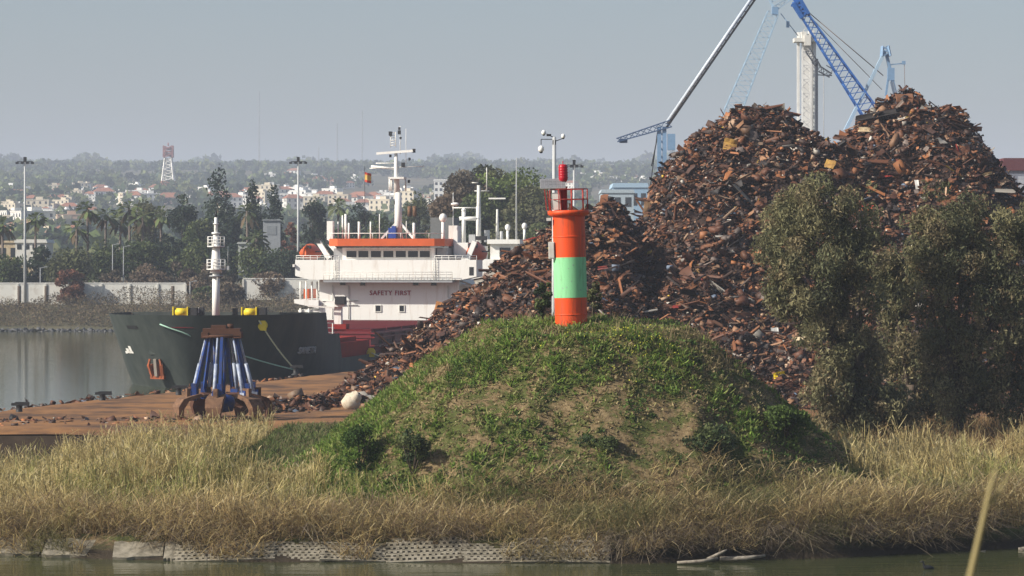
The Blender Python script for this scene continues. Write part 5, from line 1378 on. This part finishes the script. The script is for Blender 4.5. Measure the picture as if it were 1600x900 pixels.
# ------------------------------------------------------------------ grass and weeds on the mound: one mass
N = 120000
x = rng.uniform(-14, 19, N); y = rng.uniform(138, 162, N); d = mound_d(x, y); z = ground_z(x, y)
g = .03 * sstep(2, -6, x) + .03 * sstep(147, 150, y) + .42 * fbm(x * .55, y * .55, 91, 4) + .3 * fbm(x * 1.9, y * 1.9, 92, 3) + .28 * fbm(x * 4.5, y * 4.5, 94, 2) + .10 * sstep(3, -8, x) + .14 * np.exp(-((x - 5.5) / 3.2) ** 2 - ((y - 147.5) / 3.0) ** 2) - .07 * sstep(5, 9, x) + .10 * np.exp(-((x - 11.5) / 3) ** 2 - ((y - 145.5) / 3) ** 2) - .035 * sstep(0, 6, x) - .02 * sstep(-3, 3, x) * sstep(149, 144, y)
k_ = (d < 1.15) & ((g + rng.normal(0, .03, N) > .515) | (rng.uniform(0, 1, N) < .36))
x, y, z, g = x[k_], y[k_], z[k_], g[k_]; N = len(x)
lush = sstep(.495, .60, g)
hgt = (.05 + .15 * lush + .12 * fbm(x * .9, y * .9, 93)) * rng.uniform(.5, 1.3, N)
grn = pick([(.15, .25, .04), (.2, .3, .05), (.11, .19, .036), (.25, .31, .08)], N) * rng.uniform(.7, 1.3, (N, 1))
dry = pick([(.44, .35, .19), (.34, .265, .14), (.22, .165, .09)], N)
col = dry + (grn - dry) * np.clip(lush + rng.normal(0, .25, N), 0, 1)[:, None]
parts = []
for q_ in range(3):
    off = rng.normal(0, .06, (N, 2))
    parts.append(blades(np.stack([x + off[:, 0], y + off[:, 1], z - .02], 1), hgt * rng.uniform(.7, 1.3, N), rng.uniform(.05, .13, N), rng.uniform(0, 6.28, N), rng.uniform(0, 1.2, N), rng.uniform(0, .8, N), col * .9, col, 1, [1, .35]))
# dry stalks on the crest
M_ = 2600
x2 = rng.uniform(-4, 12, M_); y2 = rng.uniform(147, 154, M_); z2_ = ground_z(x2, y2); ok = (mound_d(x2, y2) < .8) & (fbm(x2 * .4, y2 * .4, 95) > .48); x2, y2, z2_ = x2[ok], y2[ok], z2_[ok]; M_ = len(x2)
c2_ = pick([(.28, .22, .12), (.2, .15, .08), (.15, .12, .05)], M_)
parts.append(blades(np.stack([x2, y2, z2_], 1), rng.uniform(.25, .75, M_), rng.uniform(.02, .05, M_), rng.uniform(0, 6.28, M_), rng.uniform(0, .5, M_), rng.uniform(0, .4, M_), c2_, c2_, 2))
# yellow flowers
M_ = 260
x3 = rng.normal(5.4, 1.6, M_); y3 = rng.normal(147.0, .8, M_); z3 = ground_z(x3, y3)
v3, f3, c3_ = leaf_quads(np.stack([x3, y3, z3 + .3], 1), rng.uniform(.05, .09, M_), np.tile([.62, .6, .08], (M_, 1)), 1.0)
parts.append((v3, f3, c3_))
# leafy weed clumps
M_ = 1100
x4 = rng.uniform(-12, 17, M_); y4 = rng.uniform(140, 154, M_); g4 = fbm(x4 * .55, y4 * .55, 91, 4); ok = (mound_d(x4, y4) < 1.1) & (g4 > .44); x4, y4 = x4[ok], y4[ok]; z4 = ground_z(x4, y4)
lv = 26; idx = np.repeat(np.arange(len(x4)), lv); rr = rng.uniform(.15, .5, len(x4))
pos = np.stack([x4[idx], y4[idx], z4[idx] + .05], 1) + unit(rng.normal(size=(len(idx), 3))) * np.array([1, 1, .55]) * (rr[idx] * rng.uniform(.3, 1, len(idx)))[:, None]
parts.append(leaf_quads(pos, rng.uniform(.08, .2, len(idx)), (pick([(.055, .095, .024), (.075, .13, .03), (.1, .15, .04)], len(x4)))[idx] * rng.uniform(.7, 1.3, (len(idx), 1)), .6))
v, f, c = cat(parts)
tag(np_mesh("mound_grass", v, f, M_leaf, c), label="patchy green grass and weeds on the mound", cat="grass", kind="stuff")

# ------------------------------------------------------------------ reed bed: one mass
def reeds(x, y, h, col0, col1, plume, w=.035, lean=.12):
    n_ = len(x); base = np.stack([x, y, ground_z(x, y) - .05], 1); az_ = rng.uniform(0, 6.28, n_); ln_ = np.abs(rng.normal(0, lean * 1.5, n_)); bd = rng.uniform(0, .18, n_)
    out = [blades(base, h, w * rng.uniform(.7, 1.5, n_), az_, ln_, bd, col0, col1, 2, [1, .9, .5])]
    dr = np.stack([np.cos(az_) * np.sin(ln_), np.sin(az_) * np.sin(ln_), np.cos(ln_)], 1)
    for q_ in range(2):     # leaves
        t = rng.uniform(.25, .85, n_); p = base + dr * (h * t)[:, None]
        out.append(blades(p, h * rng.uniform(.2, .38, n_), .045 * rng.uniform(.7, 1.4, n_), rng.uniform(0, 6.28, n_), rng.uniform(.3, 1.0, n_), rng.uniform(.1, .7, n_), col1 * .85, col1, 1, [1, .3]))
    k2 = np.where(rng.uniform(0, 1, n_) < plume)[0]
    tip = base[k2] + dr[k2] * (h[k2] * .97)[:, None] + np.stack([np.cos(az_[k2]), np.sin(az_[k2]), -.5 * np.ones(len(k2))], 1) * (bd[k2] * h[k2])[:, None]
    pcol = pick([(.44, .36, .19), (.36, .29, .15), (.5, .43, .26)], len(k2)) * rng.uniform(.75, 1.1, (len(k2), 1))
    out.append(blades(tip - np.array([0, 0, .12]), rng.uniform(.14, .34, len(k2)), rng.uniform(.04, .085, len(k2)), az_[k2], rng.uniform(0, .4, len(k2)), rng.uniform(.1, .5, len(k2)), pcol * .9, pcol, 2, [.5, 1, .25]))
    return cat(out)
N = 90000
x = rng.uniform(-34, 36, N); y = rng.uniform(134, 187, N)
t = y - np.interp(x, SHX, SHY); d = mound_d(x, y); z = ground_z(x, y)
dens = .55 + .75 * fbm(x * .4, y * .4, 101)
left = x < -11.5
ok = (t > np.where(x < 5, 1.7, .7)) & (d > 1.0) & (z > .3) & (rng.uniform(0, 1, N) < dens) & np.where(left, y < 186, y < 161 + 2 * np.sin(x)) & ~((x > -14) & (x < -8) & (y > 150))
x, y, t, d, z = x[ok], y[ok], t[ok], d[ok], z[ok]; N = len(x)
hn_ = fbm(x * .35, y * .35, 103); ck = vnoise(x * 1.0, y * .9, 104); h = (.95 + 1.4 * hn_) * rng.uniform(.6, 1.2, N) * (.45 + .95 * ck) * (1 + .22 * sstep(160, 170, y)) * (.62 + .38 * sstep(1.0, 1.25, d)) * (.75 + .25 * sstep(1, 6, t))
h = np.where((x > -12) & (x < 14) & (y < 150), h * .8, h)
gr = sstep(.5, .68, fbm(x * .3, y * .3, 105) + .12 * np.exp(-((t - 7.5) / 3) ** 2) - .06)
straw = pick([(.48, .40, .18), (.40, .32, .14), (.54, .46, .23), (.34, .26, .12)], N)
grn = pick([(.15, .19, .045), (.19, .23, .06), (.26, .26, .085)], N)
brn = sstep(9, 2, t) * sstep(.38, .6, fbm(x * .6, y * .6, 106))
c1_ = (straw + (grn - straw) * (gr * .75)[:, None]) * rng.uniform(.75, 1.2, (N, 1)) * (.75 + .7 * vnoise(x * .9 + 5, y * .9, 108))[:, None]
c1_ = c1_ + (np.array([.44, .32, .16]) * rng.uniform(.6, 1.3, (N, 1)) - c1_) * (.8 * brn)[:, None]
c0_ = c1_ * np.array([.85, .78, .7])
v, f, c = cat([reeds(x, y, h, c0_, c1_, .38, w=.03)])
reed_o = empty("reed_bed", (0, 148, 2), label="dense bed of straw coloured reeds along the near bank", cat="reeds", kind="stuff")
np_mesh("reeds", v - np.array([0, 148, 2]), f, M_leaf, c, parent=reed_o)["kind"] = "stuff"
# broken, grey brown stems slumping over the water's edge
N = 52000
x = rng.uniform(-30, 34, N); t = .1 + 6.4 * rng.uniform(0, 1, N) ** 1.3; y = np.interp(x, SHX, SHY) + t
cl = fbm(x * .45, t * .5, 107); k_ = (cl + .22 * sstep(.3, 2.2, t) + .16 * sstep(3, 12, x) - .45 * sstep(1.5, .8, t) * sstep(6, 4, x) * (vnoise(x * .42 + 40, t * 0, 111) < .60) > .50); x, y, t, cl = x[k_], y[k_], t[k_], cl[k_]; N = len(x)
base = np.stack([x, y, ground_z(x, y) + rng.uniform(0, 1.25, N) * sstep(-.5, 1.6, t) + .45 * sstep(3, 8, x)], 1)
pal = pick([(.52, .39, .18), (.42, .31, .15), (.28, .205, .12), (.58, .46, .21), (.22, .16, .11), (.6, .5, .28)], N) * rng.uniform(.7, 1.2, (N, 1)) * (.65 + .75 * fbm(x * .5, t * .5, 109))[:, None]; pal = pal + (np.array([.13, .15, .05]) - pal) * (.7 * sstep(.55, .7, fbm(x * .3 + 9, t * .4, 110)))[:, None]
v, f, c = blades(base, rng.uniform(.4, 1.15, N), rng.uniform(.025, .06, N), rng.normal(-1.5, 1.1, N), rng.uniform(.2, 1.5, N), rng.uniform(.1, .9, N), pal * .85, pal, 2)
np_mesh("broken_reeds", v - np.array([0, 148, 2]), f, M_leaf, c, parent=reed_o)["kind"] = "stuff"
# limp stems hanging over the undercut right bank
N = 9000
x = np.concatenate([rng.uniform(4, 34, N * 2 // 3), rng.uniform(-30, 5, N - N * 2 // 3)]); t = rng.uniform(.5, 1.5, N) + np.where(x < 4, .9, 0); y = np.interp(x, SHX, SHY) + t
k_ = vnoise(x * .8, x * 0, 121) > np.where(x < 4, .62, .25); x, y, t = x[k_], y[k_], t[k_]; N = len(x)
pal = pick([(.3, .24, .16), (.2, .16, .12), (.13, .1, .08), (.42, .35, .24)], N) * rng.uniform(.6, 1.2, (N, 1))
v, f, c = blades(np.stack([x, y, ground_z(x, y) + rng.uniform(.1, .8, N)], 1), rng.uniform(.6, 1.5, N), rng.uniform(.02, .05, N), rng.normal(-1.57, .7, N), rng.uniform(1.0, 1.7, N), rng.uniform(.3, 1.0, N), pal, pal, 3)
np_mesh("hanging_reeds", v - np.array([0, 148, 2]), f, M_leaf, c, parent=reed_o)["kind"] = "stuff"
# short grass between mound and quay, dry brush under the trees
N = 22000
x = np.concatenate([rng.uniform(-19, -4, N // 2), rng.uniform(11, 38, N // 2)]); y = np.concatenate([rng.uniform(148, 206, N // 2), rng.uniform(158, 200, N // 2)])
z = ground_z(x, y); ok = (z > .2) & (mound_d(x, y) > 1.0); x, y, z = x[ok], y[ok], z[ok]; N = len(x); rt = x > 5
gcol = pick([(.1, .14, .035), (.13, .16, .05), (.2, .18, .085)], N); bcol = pick([(.26, .16, .07), (.2, .13, .065), (.3, .22, .11), (.13, .09, .05)], N)
col = np.where(rt[:, None], bcol, gcol) * rng.uniform(.7, 1.2, (N, 1))
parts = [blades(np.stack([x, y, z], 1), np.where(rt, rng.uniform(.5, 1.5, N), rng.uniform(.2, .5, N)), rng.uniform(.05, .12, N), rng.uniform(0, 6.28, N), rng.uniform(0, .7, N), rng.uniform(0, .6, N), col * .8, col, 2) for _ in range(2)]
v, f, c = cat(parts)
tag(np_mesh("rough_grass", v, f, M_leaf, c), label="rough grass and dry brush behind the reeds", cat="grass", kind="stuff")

# ------------------------------------------------------------------ revetment, flotsam, bird, blurred stalk
def lattice_panel(px, py, wpx, label, tilt=36, n=13, m_=6, H=1.25):
    D = np.interp(gx(px, 136), SHX, SHY) + .05; w = wpx / FPX * D
    o = MB(); cw = w / n; ch = H / m_
    top = [m_ - (random.random() < .35) - (random.random() < .15) for _ in range(n + 1)]
    for j in range(m_ + 1):
        x0 = None
        for i_ in range(n + 1):
            on = j <= top[i_]
            if on and x0 is None: x0 = i_
            if x0 is not None and (not on or i_ == n):
                a_, e_ = -w / 2 + (x0 - .5) * cw, -w / 2 + (i_ + (.5 if on else -.5)) * cw
                o.box(((a_ + e_) / 2, .004 + random.uniform(-.012, .012), j * ch), (e_ - a_, .092, ch * random.uniform(.42, .56))); x0 = None
        if j < m_:
            for i_ in range(n + 1):
                if j < top[i_]: o.box((-w / 2 + (i_ + (.5 if j % 2 and i_ < n else 0)) * cw + random.uniform(-.012, .012), 0, (j + .5) * ch), (cw * random.uniform(.42, .62), .1 + random.uniform(-.01, .01), ch * .7))
    ob = o.build("revetment_panel", concrete); ob.location = (gx(px, D), D, .06); ob.rotation_euler = (R(-tilt), R(random.uniform(-2.5, 2.5)), R(random.uniform(-3, 3)))
    tag(ob, label=label, cat="revetment panel", group="perforated concrete panels along the waterline")
for a in ((350, 868, 150, "perforated concrete panel nearest the left slabs", 65), (462, 868, 84, "short perforated panel left of the dark bush gap", 66), (556, 868, 104, "perforated panel in the row's middle, below the mound's left foot", 65), (668, 868, 120, "perforated panel reaching highest up the bank", 63), (768, 868, 80, "narrow perforated panel with a dark joint at its right", 64), (842, 868, 78, "upright perforated panel like a low fence", 50), (917, 868, 64, "last perforated panel at the row's right end", 50)):
    lattice_panel(a[0], a[1], a[2], a[3], tilt=a[4], n=max(6, int(a[2] / 9)), H=1.75 if a[0] == 668 else random.uniform(1.3, 1.5), m_=6)
def slab(px, wpx, label, tilt, ry):
    D = np.interp(gx(px, 136), SHX, SHY) + .2; w = wpx / FPX * D
    b_ = MB(); n_ = 7
    top = [(-w / 2 + w * i_ / n_, random.uniform(.28, .5)) for i_ in range(n_ + 1)]; bot = [(w / 2 - w * i_ / n_, -1.05 + random.uniform(-.06, .06)) for i_ in range(n_ + 1)]
    b_.prism(top[::-1] + bot[::-1], 0, .16); o = b_.build("concrete_slab", concrete)
    o.location = (gx(px, D), D + .75, .38 if tilt > 15 else -.02); o.rotation_euler = (R(tilt), R(ry), R(random.uniform(-4, 4))); tag(o, label=label, cat="concrete slab", group="broken concrete slabs at the waterline")
slab(18, 94, "broken concrete slab at the left picture edge", 23, 1); slab(120, 104, "tilted concrete slab second from the left at the waterline", 24, 1.5); slab(214, 78, "concrete slab between its left neighbours and the perforated panels", 22, -1); slab(266, 22, "small concrete slab touching the first perforated panel", 23, 1); slab(985, 70, "half sunk flat slab right of the panel row", 12, 0)
b = MB(); b.box((0, 0, .35), (2.2, 2.6, .38)); b.box((.2, 0, -.05), (1.9, 2.3, .42)); b.tube([(.7, -1.0, -.9), (.7, -1.0, .5)], .12, 8); b.tube([(-.7, -1.0, -.9), (-.7, -1.0, .5)], .12, 8)
o = b.build("jetty_block", concrete); o.location = (gx(0, 158), 158, gz(758, 158)); tag(o, label="grey concrete jetty block among reeds at the left edge", cat="jetty")
pale = mat("bleached_wood", (.3, .27, .22), .85, col2=(.11, .09, .07), scale=4)
def log(pts, rads, label, nm="driftwood"):
    pts = [Vector(p) for p in pts]; c = pts[0].copy(); c.z = 0
    o = MB().tube([p - c for p in pts], rads, 7).build(nm, pale); o.location = c; tag(o, label=label, cat="driftwood", group="driftwood at the water's edge")
DW = 133.5
log([P(1058, 879, DW), P(1095, 877, DW), P(1122, 872, DW)], [.06, .08, .05], "long bleached log lying low in the water")
log([P(1105, 874, DW + .6), P(1130, 862, DW + .6), P(1136, 859, DW + .6)], [.08, .06, .03], "forked pale branch sticking up from the log")
log([P(1125, 873, DW + .8), P(1165, 872, DW + .8), P(1196, 868, DW + .8)], [.09, .1, .05], "dark ended log right of the forked branch")
log([P(1512, 866, 139.5), P(1540, 861, 139.5)], [.05, .04], "thin pale stick floating behind the blurred stalk")
log([P(1592, 860, 140), P(1612, 856, 140)], [.14, .1], "short pale driftwood at the right edge")
# swimming bird
bd = empty("water_bird", (gx(1450, 131.5), 131.5, 0), label="dark bird swimming on the water near the right", cat="bird")
bd.rotation_euler = (0, 0, R(200))
sk = bpy.data.meshes.new("body")
pts = [(-.28, 0, .02), (-.12, 0, .05), (.08, 0, .06), (.18, 0, .1), (.21, 0, .26), (.25, 0, .33), (.36, 0, .31)]
rad = [.03, .1, .11, .06, .035, .045, .012]
b = MB(); b.tube(pts, rad, 10); b.build("body", dark, bd)
# stalk close to the lens, rooted on the near bank
sx_, sy_ = gx(1500, 8.6), 8.6
st = empty("reed_stalk", (sx_ - .06, sy_, 11.35), label="blurred dry reed stalk close to the lens at the right", cat="reed")
b = MB(); q0 = Vector((0, 0, 0)); pA = P(1516, 900, sy_) - st.location; pB = P(1548, 760, sy_) - st.location; pC = P(1562, 715, sy_) - st.location
q0 = pA - (pB - pA) * 2.6; q0 = Vector((q0.x, 0, 0))
b.tube([q0, pA, pB, pC], [.009, .0085, .0065, .0015], 8); b.build("stem", mat("dry_reed", (.34, .28, .13), .8), st)
b = MB(); b.add([pB + Vector((-.006, 0, -.05)), pB + Vector((.008, 0, -.05)), pC + Vector((.05, .05, -.02))], [(0, 1, 2)]); b.build("leaf", MATS["dry_reed"], st)
